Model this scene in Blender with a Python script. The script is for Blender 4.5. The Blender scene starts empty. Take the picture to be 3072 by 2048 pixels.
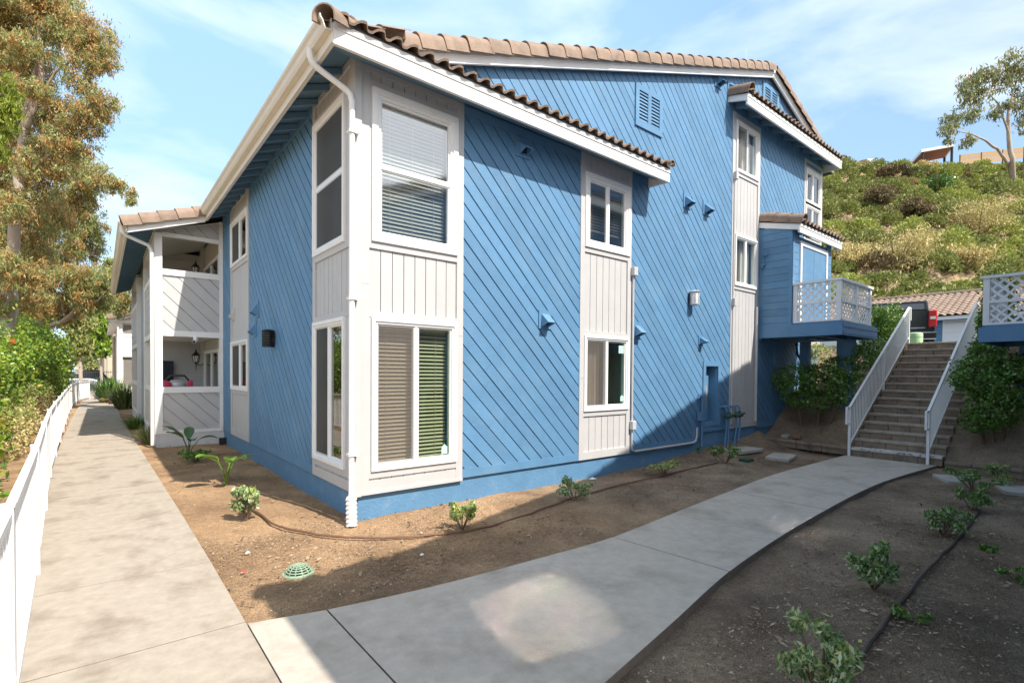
import bpy, math, random
import numpy as np
from mathutils import Vector
import sys
random.seed(7); rng = np.random.default_rng(7)
R = math.radians
scene = bpy.context.scene
col = scene.collection

# ---------------------------------------------------------------- camera
CAM = np.array([-2.39871, -5.96357, 1.75])
YAW, PITCH, ROLL = R(51.00475), R(-0.99081), R(0.416735)
FPX, PV = 1524.545, 120.616
_fw = np.array([math.cos(PITCH)*math.cos(YAW), math.cos(PITCH)*math.sin(YAW), math.sin(PITCH)])
_rt = np.array([math.sin(YAW), -math.cos(YAW), 0.0]); _up = np.cross(_rt, _fw)
_rt, _up = math.cos(ROLL)*_rt + math.sin(ROLL)*_up, -math.sin(ROLL)*_rt + math.cos(ROLL)*_up
cd = bpy.data.cameras.new('camera'); cam = bpy.data.objects.new('camera', cd); col.objects.link(cam)
from mathutils import Matrix
cam.matrix_world = Matrix(((_rt[0], _up[0], -_fw[0], CAM[0]), (_rt[1], _up[1], -_fw[1], CAM[1]), (_rt[2], _up[2], -_fw[2], CAM[2]), (0, 0, 0, 1)))
cd.sensor_width = 36; cd.lens = 36*FPX/3072; cd.shift_y = PV/3072
cd.clip_start = 0.05; cd.clip_end = 2000
scene.camera = cam

# survey helpers: turn a measured direction into a point of the place
def ray(u, v): return _fw + _rt*(u-1536)/FPX - _up*(v-1024-PV)/FPX
def onplane(u, v, ax, val):
    d = ray(u, v); return CAM + d*((val-CAM[ax])/d[ax])
def at(u, v, depth): return CAM + ray(u, v)*depth
K = 1.30612
def atD(x, y, depth): return at(x*K, y*K, depth)

# ---------------------------------------------------------------- light
SUNV = Vector((0.2, -1.0, 1.26)).normalized()        # towards the sun
el = math.asin(SUNV.z); azr = math.atan2(SUNV.x, SUNV.y)
w = bpy.data.worlds.new('World'); scene.world = w; w.use_nodes = True
nt = w.node_tree; N = nt.nodes; L = nt.links; N.clear()
out = N.new('ShaderNodeOutputWorld'); bg = N.new('ShaderNodeBackground'); sky = N.new('ShaderNodeTexSky')
sky.sky_type = 'NISHITA'; sky.sun_disc = False; sky.sun_elevation = el; sky.sun_rotation = azr
sky.air_density = 1.0; sky.dust_density = 0.6; sky.ozone_density = 1.0
tc = N.new('ShaderNodeTexCoord'); mp = N.new('ShaderNodeMapping'); mp.inputs['Scale'].default_value = (1.0, 1.3, 3.2)
mp.inputs['Rotation'].default_value = (0.25, 0.15, 0.6)
nz = N.new('ShaderNodeTexNoise'); nz.inputs['Scale'].default_value = 2.3; nz.inputs['Detail'].default_value = 7; nz.inputs['Roughness'].default_value = 0.52
nz.inputs['Distortion'].default_value = 0.4
cr = N.new('ShaderNodeValToRGB'); cr.color_ramp.elements[0].position = 0.44; cr.color_ramp.elements[1].position = 0.72
cr.color_ramp.elements[0].color = (.04, .04, .04, 1); cr.color_ramp.elements[1].color = (.80, .80, .80, 1)
mx = N.new('ShaderNodeMix'); mx.data_type = 'RGBA'
mx.inputs['B'].default_value = (5.6, 6.1, 6.4, 1)
L.new(tc.outputs['Generated'], mp.inputs['Vector']); L.new(mp.outputs['Vector'], nz.inputs['Vector'])
L.new(nz.outputs['Fac'], cr.inputs['Fac'])
sp_ = N.new('ShaderNodeSeparateXYZ'); L.new(tc.outputs['Generated'], sp_.inputs[0])
vr = N.new('ShaderNodeMapRange'); vr.interpolation_type = 'SMOOTHSTEP'; vr.inputs['From Min'].default_value = -.35; vr.inputs['From Max'].default_value = .8; vr.inputs['To Min'].default_value = .0; vr.inputs['To Max'].default_value = .62
L.new(sp_.outputs['Y'], vr.inputs['Value'])
mv = N.new('ShaderNodeMix'); mv.data_type = 'RGBA'; mv.inputs['B'].default_value = (2.9, 4.9, 6.9, 1)
L.new(vr.outputs['Result'], mv.inputs['Factor']); L.new(sky.outputs['Color'], mv.inputs['A'])
vs = N.new('ShaderNodeMapRange'); vs.interpolation_type = 'SMOOTHSTEP'; vs.inputs['From Min'].default_value = .05; vs.inputs['From Max'].default_value = -.6; vs.inputs['To Max'].default_value = .6
L.new(sp_.outputs['Y'], vs.inputs['Value'])          # bright veil added to the unseen sky behind, as fill light for shade
ms_ = N.new('ShaderNodeMix'); ms_.data_type = 'RGBA'; ms_.inputs['B'].default_value = (9.0, 8.8, 8.4, 1)
L.new(vs.outputs['Result'], ms_.inputs['Factor']); L.new(mv.outputs['Result'], ms_.inputs['A']); mv = ms_
L.new(cr.outputs['Color'], mx.inputs['Factor']); L.new(mv.outputs['Result'], mx.inputs['A']); L.new(mx.outputs['Result'], bg.inputs['Color'])
bg.inputs['Strength'].default_value = 0.128; L.new(bg.outputs['Background'], out.inputs['Surface'])
sl = bpy.data.lights.new('sun', 'SUN'); sl.energy = 4.4; sl.angle = R(0.53); sl.color = (1.0, 0.93, 0.83)
sun = bpy.data.objects.new('sun', sl); col.objects.link(sun); sun.location = (5, -30, 40)
sun.rotation_euler = SUNV.to_track_quat('Z', 'Y').to_euler()
scene.view_settings.view_transform = 'Standard'; scene.view_settings.look = 'None'
scene.view_settings.gamma = 1.0; scene.view_settings.exposure = 0.76
scene.cycles.max_bounces = 8; scene.cycles.transparent_max_bounces = 24
scene.cycles.sample_clamp_indirect = 0.0; scene.cycles.blur_glossy = 0.02

# ---------------------------------------------------------------- materials
def nodes(name):
    m = bpy.data.materials.new(name); m.use_nodes = True
    return m, m.node_tree.nodes, m.node_tree.links, m.node_tree.nodes['Principled BSDF']
def mat(name, c, rough=0.6, var=0.12, scale=6.0, bump=0.0, bscale=60.0, metal=0.0, spec=0.5, island=0.0, stretch=(1, 1, 1), c2=None, c2lo=.5, c2hi=.62, c2scale=1.5):
    m, n, l, p = nodes(name)
    p.inputs['Roughness'].default_value = rough; p.inputs['Metallic'].default_value = metal
    p.inputs['Specular IOR Level'].default_value = spec
    t = n.new('ShaderNodeTexCoord'); mpp = n.new('ShaderNodeMapping'); mpp.inputs['Scale'].default_value = stretch
    l.new(t.outputs['Object'], mpp.inputs['Vector'])
    a = n.new('ShaderNodeTexNoise'); a.inputs['Scale'].default_value = scale; a.inputs['Detail'].default_value = 6; a.inputs['Roughness'].default_value = .65
    l.new(mpp.outputs['Vector'], a.inputs['Vector'])
    mr = n.new('ShaderNodeMapRange'); mr.inputs['From Min'].default_value = .25; mr.inputs['From Max'].default_value = .75
    mr.inputs['To Min'].default_value = 1-var; mr.inputs['To Max'].default_value = 1+var
    l.new(a.outputs['Fac'], mr.inputs['Value'])
    src = mr.outputs['Result']
    if island:
        g = n.new('ShaderNodeNewGeometry'); m2 = n.new('ShaderNodeMapRange')
        m2.inputs['To Min'].default_value = 1-island; m2.inputs['To Max'].default_value = 1+island
        l.new(g.outputs['Random Per Island'], m2.inputs['Value'])
        mu = n.new('ShaderNodeMath'); mu.operation = 'MULTIPLY'; l.new(src, mu.inputs[0]); l.new(m2.outputs['Result'], mu.inputs[1]); src = mu.outputs[0]
    cb = None
    if c2:
        b = n.new('ShaderNodeTexNoise'); b.inputs['Scale'].default_value = c2scale; b.inputs['Detail'].default_value = 8; b.inputs['Roughness'].default_value = .6
        l.new(mpp.outputs['Vector'], b.inputs['Vector'])
        m3 = n.new('ShaderNodeMapRange'); m3.inputs['From Min'].default_value = c2lo; m3.inputs['From Max'].default_value = c2hi
        l.new(b.outputs['Fac'], m3.inputs['Value'])
        mxx = n.new('ShaderNodeMix'); mxx.data_type = 'RGBA'; mxx.inputs['A'].default_value = (*c, 1); mxx.inputs['B'].default_value = (*c2, 1)
        l.new(m3.outputs['Result'], mxx.inputs['Factor']); cb = mxx.outputs['Result']
    v = n.new('ShaderNodeVectorMath'); v.operation = 'SCALE'
    if cb: l.new(cb, v.inputs[0])
    else: v.inputs[0].default_value = c
    l.new(src, v.inputs['Scale']); l.new(v.outputs['Vector'], p.inputs['Base Color'])
    if bump:
        b = n.new('ShaderNodeTexNoise'); b.inputs['Scale'].default_value = bscale; b.inputs['Detail'].default_value = 5
        l.new(mpp.outputs['Vector'], b.inputs['Vector'])
        bb = n.new('ShaderNodeBump'); bb.inputs['Strength'].default_value = bump; bb.inputs['Distance'].default_value = 0.01
        l.new(b.outputs['Fac'], bb.inputs['Height']); l.new(bb.outputs['Normal'], p.inputs['Normal'])
    return m
def leafmat(name, cols, rough=.5, trans=.25, spec=.4):
    m, n, l, p = nodes(name)
    g = n.new('ShaderNodeNewGeometry'); r = n.new('ShaderNodeValToRGB')
    while len(r.color_ramp.elements) < len(cols): r.color_ramp.elements.new(.5)
    for i, c in enumerate(cols):
        r.color_ramp.elements[i].position = i/(len(cols)-1); r.color_ramp.elements[i].color = (*c, 1)
    l.new(g.outputs['Random Per Island'], r.inputs['Fac'])
    l.new(r.outputs['Color'], p.inputs['Base Color']); p.inputs['Roughness'].default_value = rough; p.inputs['Specular IOR Level'].default_value = spec
    tr = n.new('ShaderNodeBsdfTranslucent'); l.new(r.outputs['Color'], tr.inputs['Color'])
    ms = n.new('ShaderNodeMixShader'); ms.inputs[0].default_value = trans
    o = n['Material Output']; l.new(p.outputs['BSDF'], ms.inputs[1]); l.new(tr.outputs['BSDF'], ms.inputs[2]); l.new(ms.outputs['Shader'], o.inputs['Surface'])
    return m
def glassmat(name, tint, boost=1.6, rough=0.0):
    m, n, l, p = nodes(name); n.remove(p)
    t = n.new('ShaderNodeBsdfTransparent'); t.inputs['Color'].default_value = (*tint, 1)
    g = n.new('ShaderNodeBsdfGlossy'); g.inputs['Roughness'].default_value = rough
    ge = n.new('ShaderNodeNewGeometry'); dt = n.new('ShaderNodeVectorMath'); dt.operation = 'DOT_PRODUCT'
    l.new(ge.outputs['Incoming'], dt.inputs[0]); l.new(ge.outputs['Normal'], dt.inputs[1])
    ab = n.new('ShaderNodeMath'); ab.operation = 'ABSOLUTE'; l.new(dt.outputs['Value'], ab.inputs[0])
    om = n.new('ShaderNodeMath'); om.operation = 'SUBTRACT'; om.inputs[0].default_value = 1; l.new(ab.outputs[0], om.inputs[1])
    pw = n.new('ShaderNodeMath'); pw.operation = 'POWER'; pw.inputs[1].default_value = 4.0; l.new(om.outputs[0], pw.inputs[0])
    mu = n.new('ShaderNodeMath'); mu.operation = 'MULTIPLY_ADD'; mu.inputs[1].default_value = .9; mu.inputs[2].default_value = .045*boost; mu.use_clamp = True
    l.new(pw.outputs[0], mu.inputs[0]); ms = n.new('ShaderNodeMixShader'); l.new(mu.outputs[0], ms.inputs[0])
    l.new(t.outputs['BSDF'], ms.inputs[1]); l.new(g.outputs['BSDF'], ms.inputs[2])
    l.new(ms.outputs['Shader'], n['Material Output'].inputs['Surface'])
    return m
def screenmat(name, c, fac):
    m, n, l, p = nodes(name); p.inputs['Base Color'].default_value = (*c, 1); p.inputs['Roughness'].default_value = .7
    t = n.new('ShaderNodeBsdfTransparent'); ms = n.new('ShaderNodeMixShader'); ms.inputs[0].default_value = fac
    l.new(t.outputs['BSDF'], ms.inputs[1]); l.new(p.outputs['BSDF'], ms.inputs[2]); l.new(ms.outputs['Shader'], n['Material Output'].inputs['Surface'])
    return m

M = dict(
    blue=mat('blue_paint', (.100, .230, .392), .6, .10, 3.0, .45, 55, island=.08, c2=(.125, .252, .395), c2lo=.5, c2hi=.72, c2scale=1.6),
    bluesmooth=mat('blue_painted_stucco', (.100, .230, .392), .65, .12, 4.0, .6, 25, c2=(.19, .24, .30), c2lo=.6, c2hi=.8, c2scale=4),
    grey=mat('grey_paint', (.50, .492, .492), .6, .05, 4.0, .25, 70, island=.02),
    white=mat('white_paint', (.80, .79, .78), .5, .04, 5.0, .12, 60),
    rough_white=mat('rough_sawn_white_board', (.80, .78, .75), .6, .06, 9.0, .6, 45),
    cream=mat('cream_gutter', (.74, .69, .60), .45, .04, 5.0),
    vinyl=mat('white_vinyl', (.82, .82, .82), .35, .02, 3.0),
    tile=mat('clay_tile', (.265, .185, .135), .75, .22, 7.0, .4, 60, island=.10, c2=(.17, .13, .105), c2lo=.46, c2hi=.75, c2scale=5),
    tile_dark=mat('roof_felt_and_mortar', (.10, .095, .095), .9, .2, 8.0, .3, 30),
    dark=mat('dark_room', (.20, .185, .165), .9, .1),
    room=mat('room_plaster', (.34, .31, .27), .9, .06),
    blind_tan=mat('tan_blind', (.50, .40, .29), .5, .05), blind_white=mat('white_blind', (.75, .76, .74), .5, .03),
    drape=mat('beige_drape', (.50, .41, .33), .8, .1, 3),
    glass=glassmat('window_glass', (.93, .96, .94), 2.2), glass_green=glassmat('green_window_glass', (.70, .86, .76), 2.2),
    glass_coated=glassmat('low_emissivity_glass', (.82, .86, .84), 9.5, .06),
    glass_mirror=glassmat('coated_glass', (.35, .45, .42), 4.0),
    screen=screenmat('insect_screen', (.20, .18, .16), .38), screen_dark=screenmat('dark_insect_screen', (.055, .055, .05), .78),
    black=mat('black_metal', (.02, .02, .022), .4, .1), black_plastic=mat('black_plastic', (.015, .015, .016), .5, .1),
    lampglass=mat('frosted_lamp_glass', (.80, .79, .75), .3, .02),
    steel=mat('galvanised_steel', (.55, .56, .58), .4, .08, metal=.3),
    concrete=mat('concrete_walk', (.38, .325, .262), .85, .16, 9.0, .5, 160, c2=(.215, .17, .125), c2lo=.50, c2hi=.74, c2scale=2.2),
    concrete2=mat('grey_concrete_walk', (.50, .44, .37), .85, .14, 9.0, .5, 160, c2=(.33, .28, .225), c2lo=.48, c2hi=.74, c2scale=1.6),
    concrete_edge=mat('soil_stained_edge', (.22, .18, .145), .9, .25, 8, .5, 60),
    stone=mat('stepping_stone', (.42, .39, .35), .9, .12, 5, .5, 60),
    step=mat('brown_split_block', (.27, .205, .15), .9, .28, 5, .8, 40, island=.10, c2=(.10, .085, .07), c2lo=.52, c2hi=.75, c2scale=3),
    tread=mat('worn_block_nosing', (.37, .31, .25), .9, .25, 6, .7, 40, island=.06),
    worn_white=mat('worn_white_nosing', (.60, .58, .55), .8, .2, 14, .5, 40, c2=(.28, .24, .2), c2lo=.5, c2hi=.6, c2scale=9),
    hose=mat('brown_drip_tube', (.17, .085, .05), .6, .15), hose_dark=mat('dark_drip_tube', (.075, .05, .035), .6, .15),
    drain=mat('green_plastic', (.26, .36, .25), .5, .1), valve=mat('dark_green_lid', (.03, .09, .06), .5, .1),
    utility=mat('pale_green_enamel', (.42, .58, .36), .45, .03),
    trunk=mat('eucalyptus_bark', (.40, .34, .28), .85, .3, 2.0, .5, 12, stretch=(1, 1, .25), c2=(.26, .20, .15), c2lo=.48, c2hi=.62, c2scale=2),
    stem=mat('brown_twig', (.16, .11, .07), .9, .2),
    stucco=mat('tan_stucco', (.52, .44, .32), .9, .05, 3, .2, 60),
    siding_grey=mat('grey_lap_siding', (.36, .40, .45), .6, .05, 4, .2, 60, island=.03),
    carblack=mat('black_car_paint', (.012, .013, .016), .12, .0), carsilver=mat('silver_car_paint', (.45, .47, .5), .25, .0, metal=.5),
    chrome=mat('chrome', (.75, .75, .76), .12, .0, metal=1.0), tyre=mat('rubber', (.02, .02, .02), .85, .1),
    red=mat('red_lens', (.60, .015, .02), .2, .0), pinkfab=mat('pink_fabric', (.60, .05, .13), .7, .1),
    redpaint=mat('red_brown_stain', (.24, .07, .05), .7, .1), wood=mat('tan_timber', (.42, .27, .13), .8, .15, island=.1),
    paper=mat('white_paper', (.8, .8, .79), .8, .02), greenglow=mat('green_fabric', (.1, .3, .08), .7, .1),
    iron=mat('dark_iron', (.03, .03, .03), .5, .1), sticker=mat('pale_mint_sticker', (.45, .72, .62), .5, .02),
    brick=mat('red_brick', (.30, .15, .10), .9, .15), soffit=mat('blue_soffit', (.13, .235, .34), .65, .06, 4, island=.04),
    grate=mat('dark_grate', (.015, .03, .06), .7, .1),
    asphalt=mat('asphalt', (.06, .06, .062), .9, .12, 4, .3, 80),
)
LEAF = dict(
    euc=leafmat('eucalyptus_leaf', [(.15, .15, .055), (.32, .27, .10), (.55, .34, .12), (.66, .36, .13), (.50, .40, .18), (.22, .22, .09)], .45, .42),
    olive=leafmat('grey_green_leaf', [(.10, .14, .07), (.18, .22, .10), (.28, .31, .13), (.36, .32, .13)], .45, .35),
    euc_lime=leafmat('lime_leaf', [(.14, .20, .02), (.24, .30, .03), (.32, .36, .05)], .5, .4),
    euc_thin=leafmat('olive_leaf', [(.15, .20, .09), (.29, .34, .13), (.42, .46, .17), (.52, .46, .19)], .45, .42),
    shrub=leafmat('honeysuckle_leaf', [(.07, .15, .02), (.14, .26, .03), (.24, .36, .04), (.36, .40, .05)], .4, .3),
    shrub_y=leafmat('yellow_green_leaf', [(.12, .20, .02), (.25, .30, .03), (.38, .36, .04)], .4, .35),
    flower=leafmat('orange_flower', [(.65, .10, .03), (.75, .18, .04)], .5, .3),
    hedge=leafmat('dark_hedge_leaf', [(.04, .10, .02), (.085, .19, .03), (.15, .28, .05), (.22, .35, .07)], .3, .2, .6),
    varieg=leafmat('variegated_leaf', [(.09, .17, .06), (.17, .28, .10), (.34, .42, .20), (.58, .60, .38)], .4, .2),
    lime=leafmat('young_lime_leaf', [(.25, .34, .06), (.45, .50, .12), (.60, .60, .25)], .4, .3),
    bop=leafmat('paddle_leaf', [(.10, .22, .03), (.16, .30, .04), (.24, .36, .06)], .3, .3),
    bop_shade=leafmat('shaded_paddle_leaf', [(.05, .12, .04), (.07, .15, .05)], .3, .2),  # the paddle leaf again, with shade put into its colour
    strap=leafmat('strap_leaf', [(.06, .10, .03), (.14, .18, .06), (.24, .26, .10)], .4, .2),
    grass=leafmat('grass_blade', [(.12, .22, .03), (.22, .32, .04)], .5, .3),
    scrub_g=leafmat('scrub_green', [(.14, .175, .05), (.24, .27, .075), (.34, .35, .11)], .6, .2),
    scrub_l=leafmat('scrub_bright', [(.22, .265, .055), (.34, .385, .085), (.45, .46, .14)], .6, .2),
    scrub_t=leafmat('scrub_tan', [(.36, .29, .11), (.56, .46, .20), (.70, .60, .30)], .7, .2),
    scrub_b=leafmat('scrub_brown', [(.10, .075, .04), (.17, .12, .06), (.22, .17, .07)], .7, .1),
    litter=leafmat('dry_leaf_litter', [(.10, .065, .04), (.22, .15, .095), (.36, .27, .175), (.50, .40, .28), (.14, .095, .065), (.06, .042, .033)], .8, .05),
)

# ---------------------------------------------------------------- mesh helpers
def org(o):
    v = Vector((0, 0, 0))
    while o is not None: v += o.location; o = o.parent
    return v
class MB:
    def __init__(s): s.v = []; s.f = []; s.m = []; s.mi = 0
    def add(s, vs, fs):
        b = len(s.v); s.v += [tuple(map(float, p)) for p in vs]; s.f += [tuple(b+i for i in f) for f in fs]; s.m += [s.mi]*len(fs)
    def hexa(s, p): s.add(p, [(0, 3, 2, 1), (4, 5, 6, 7), (0, 1, 5, 4), (1, 2, 6, 5), (2, 3, 7, 6), (3, 0, 4, 7)])
    def box(s, x0, x1, y0, y1, z0, z1):
        s.hexa([(x0, y0, z0), (x1, y0, z0), (x1, y1, z0), (x0, y1, z0), (x0, y0, z1), (x1, y0, z1), (x1, y1, z1), (x0, y1, z1)])
    def prism(s, poly, vec):
        n = len(poly); vec = np.array(vec, float); q = [np.array(p, float)+vec for p in poly]
        s.add(list(poly)+q, [tuple(range(n))[::-1], tuple(range(n, 2*n))]+[(i, (i+1) % n, n+(i+1) % n, n+i) for i in range(n)])
    def quad(s, a, b, c, d): s.add([a, b, c, d], [(0, 1, 2, 3)])
    def tube(s, pts, r, n=8, cap=True):
        pts = [np.array(p, float) for p in pts]; rr = r if hasattr(r, '__len__') else [r]*len(pts)
        rings = []; prev = None
        for i, p in enumerate(pts):
            t = (pts[min(i+1, len(pts)-1)]-pts[max(i-1, 0)]); t = t/(np.linalg.norm(t)+1e-9)
            if prev is None:
                a = np.cross(t, (0, 0, 1.0)) if abs(t[2]) < .9 else np.cross(t, (1.0, 0, 0))
            else: a = prev-t*(prev@t)
            a = a/np.linalg.norm(a); prev = a; b = np.cross(t, a)
            rings.append([p+rr[i]*(math.cos(2*math.pi*k/n)*a+math.sin(2*math.pi*k/n)*b) for k in range(n)])
        vs = [q for ring in rings for q in ring]; fs = []
        for i in range(len(pts)-1):
            for k in range(n): fs.append((i*n+k, i*n+(k+1) % n, (i+1)*n+(k+1) % n, (i+1)*n+k))
        if cap: fs += [tuple(range(n))[::-1], tuple(range((len(pts)-1)*n, len(pts)*n))]
        s.add(vs, fs)
    def bar(s, a, b, wx, wy):
        # rectangular bar from a to b; wx along horizontal side, wy along the other
        a = np.array(a, float); b = np.array(b, float); t = (b-a)/np.linalg.norm(b-a)
        h = np.cross(t, (0, 0, 1.0)); h = h/np.linalg.norm(h) if np.linalg.norm(h) > 1e-6 else np.array((1.0, 0, 0)); k = np.cross(h, t)
        o = [(-1, -1), (1, -1), (1, 1), (-1, 1)]
        s.hexa([a+h*wx/2*i+k*wy/2*j for i, j in o]+[b+h*wx/2*i+k*wy/2*j for i, j in o])
    def lathe(s, c, prof, n=16):
        vs = []; fs = []
        for r, z in prof: vs += [(c[0]+r*math.cos(2*math.pi*k/n), c[1]+r*math.sin(2*math.pi*k/n), c[2]+z) for k in range(n)]
        for i in range(len(prof)-1):
            for k in range(n): fs.append((i*n+k, i*n+(k+1) % n, (i+1)*n+(k+1) % n, (i+1)*n+k))
        fs += [tuple(range(n))[::-1], tuple(range((len(prof)-1)*n, len(prof)*n))]
        s.add(vs, fs)
    def build(s, name, m, parent=None, smooth=False, loc=None, bevel=0):
        o0 = org(parent) if parent is not None else Vector(loc or (0, 0, 0))
        me = bpy.data.meshes.new(name)
        me.from_pydata([(p[0]-o0.x, p[1]-o0.y, p[2]-o0.z) for p in s.v], [], s.f)
        for x in (m if isinstance(m, (list, tuple)) else [m]): me.materials.append(x)
        if isinstance(m, (list, tuple)): me.polygons.foreach_set('material_index', s.m)
        if smooth:
            me.polygons.foreach_set('use_smooth', [True]*len(me.polygons))
            try: me.set_sharp_from_angle(angle=R(40))
            except Exception: pass
        me.update()
        o = bpy.data.objects.new(name, me); col.objects.link(o)
        if parent is not None: o.parent = parent
        else: o.location = o0
        if bevel:
            bv = o.modifiers.new('bevel', 'BEVEL'); bv.width = bevel; bv.segments = 2; bv.limit_method = 'ANGLE'
        return o
def tag(o, label=None, cat=None, group=None, kind=None):
    if label: o['label'] = label
    if cat: o['category'] = cat
    if group: o['group'] = group
    if kind: o['kind'] = kind
    return o
def thing(name, label, cat, loc=(0, 0, 0), group=None):
    o = bpy.data.objects.new(name, None); col.objects.link(o); o.location = loc; o.empty_display_size = .2
    return tag(o, label, cat, group)
def copy_tree(o, parent=None):
    c = o.copy(); col.objects.link(c); c.parent = parent
    for ch in list(o.children): copy_tree(ch, c)
    return c

class Face:
    """a wall plane: a along u, b up (z), d outwards along n"""
    def __init__(s, o, u, n): s.o = np.array(o, float); s.u = np.array(u, float); s.n = np.array(n, float)
    def P(s, a, b, d=0): return s.o+s.u*a+s.n*d+np.array((0, 0, b))
    def box(s, mb, a0, a1, b0, b1, d0, d1):
        mb.hexa([s.P(a, b, d) for b in (b0, b1) for a, d in ((a0, d0), (a1, d0), (a1, d1), (a0, d1))])
    def poly(s, mb, pts, d0, d1): mb.prism([s.P(a, b, d0) for a, b in pts], s.n*(d1-d0))
def clip(poly, nrm, lim):
    # keep points with p.nrm <= lim
    o = []
    for i in range(len(poly)):
        p, q = poly[i], poly[(i+1) % len(poly)]
        dp = p[0]*nrm[0]+p[1]*nrm[1]-lim; dq = q[0]*nrm[0]+q[1]*nrm[1]-lim
        if dp <= 0: o.append(p)
        if dp*dq < 0:
            t = dp/(dp-dq); o.append((p[0]+(q[0]-p[0])*t, p[1]+(q[1]-p[1])*t))
    return o
def boards(mb, F, poly, dirn, sp=.172, gap=.014, d0=0.0, d1=.022, wob=.0):
    """planks running along dirn inside a polygon"""
    l = math.hypot(*dirn); nx, ny = -dirn[1]/l, dirn[0]/l
    ss = [p[0]*nx+p[1]*ny for p in poly]
    for k in range(int(math.floor(min(ss)/sp)), int(math.ceil(max(ss)/sp))):
        g = gap*(1+random.uniform(-.25, .25))
        q = clip(poly, (nx, ny), (k+1)*sp-g/2); q = clip(q, (-nx, -ny), -(k*sp+g/2)) if len(q) > 2 else q
        if len(q) < 3: continue
        tt = [p[0]*dirn[0]/l+p[1]*dirn[1]/l for p in q]; lo, hi = min(tt), max(tt)
        if hi-lo > 1.6 and random.random() < .4:
            c = random.uniform(lo+.5, hi-.5); dv = (dirn[0]/l, dirn[1]/l)
            for piece in (clip(q, dv, c-.0015), clip(q, (-dv[0], -dv[1]), -c-.0015)):
                if len(piece) > 2: F.poly(mb, piece, d0, d1+random.uniform(-.002, .002))
        else: F.poly(mb, q, d0, d1+random.uniform(-.0012, .0012))
def lattice(mb, F, a0, a1, b0, b1, d, sp=.115, wd=.036):
    poly = [(a0, b0), (a1, b0), (a1, b1), (a0, b1)]
    for sgn, dd in ((1, 0), (-1, .010)):
        n = (1/math.sqrt(2), sgn/math.sqrt(2)); ss = [p[0]*n[0]+p[1]*n[1] for p in poly]
        k = min(ss)
        while k < max(ss):
            q = clip(poly, n, k+wd); q = clip(q, (-n[0], -n[1]), -k) if len(q) > 2 else q
            if len(q) > 2: F.poly(mb, q, d+dd, d+dd+.009)
            k += sp

def leaves(n, centers, rad, length, width, droop=.3, sub=14, spread=.38, shell=0.0, up=0.0, seed=None):
    """leaf kites in the given clumps -> vertex array"""
    g = np.random.default_rng(seed if seed is not None else int(rng.integers(1 << 30)))
    C = np.array(centers, float); Rr = np.array(rad, float)
    w_ = np.prod(Rr, axis=1)**.67; cnt = np.maximum(1, (n*w_/w_.sum()).astype(int))
    P = []
    for c, r, k in zip(C, Rr, cnt):
        s = g.normal(size=(sub, 3)); s /= np.linalg.norm(s, axis=1)[:, None]
        s *= (g.uniform(shell, 1, size=(sub, 1)))**.45
        i = g.integers(0, sub, k)
        p = s[i]+g.normal(size=(k, 3))*spread*g.uniform(.5, 1.1, size=(sub, 1))[i]
        P.append(c+p*r)
    P = np.concatenate(P); k = len(P)
    d = g.normal(size=(k, 3)); d[:, 2] -= droop*3; d[:, 2] += up*3; d /= np.linalg.norm(d, axis=1)[:, None]
    f = g.normal(size=(k, 3))+np.array((.1, -.55, .75))          # blades turn their faces to the light
    f -= d*np.sum(f*d, axis=1)[:, None]; f /= np.linalg.norm(f, axis=1)[:, None]; q = np.cross(f, d)
    ln = (length*g.uniform(.6, 1.3, (k, 1)))/2; wd = (width*g.uniform(.7, 1.3, (k, 1)))/2
    V = np.stack([P-d*ln, P+q*wd, P+d*ln, P-q*wd], axis=1)
    return V.reshape(-1, 3)
def leaf_obj(name, V, m, parent=None, loc=(0, 0, 0), V2=None, m2=None):
    o0 = org(parent) if parent is not None else Vector(loc)
    allv = [V] + ([V2] if V2 is not None else [])
    A = np.concatenate(allv)-np.array(o0); n = len(A)//4
    me = bpy.data.meshes.new(name); me.vertices.add(len(A)); me.vertices.foreach_set('co', A.astype(np.float32).ravel())
    me.loops.add(len(A)); me.loops.foreach_set('vertex_index', np.arange(len(A), dtype=np.int32))
    me.polygons.add(n); me.polygons.foreach_set('loop_start', np.arange(0, len(A), 4, dtype=np.int32)); me.polygons.foreach_set('loop_total', np.full(n, 4, np.int32))
    me.materials.append(m)
    if V2 is not None:
        me.materials.append(m2); mi = np.zeros(n, np.int32); mi[len(V)//4:] = 1; me.polygons.foreach_set('material_index', mi)
    me.update(calc_edges=True)
    o = bpy.data.objects.new(name, me); col.objects.link(o)
    if parent is not None: o.parent = parent
    else: o.location = o0
    return o

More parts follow.
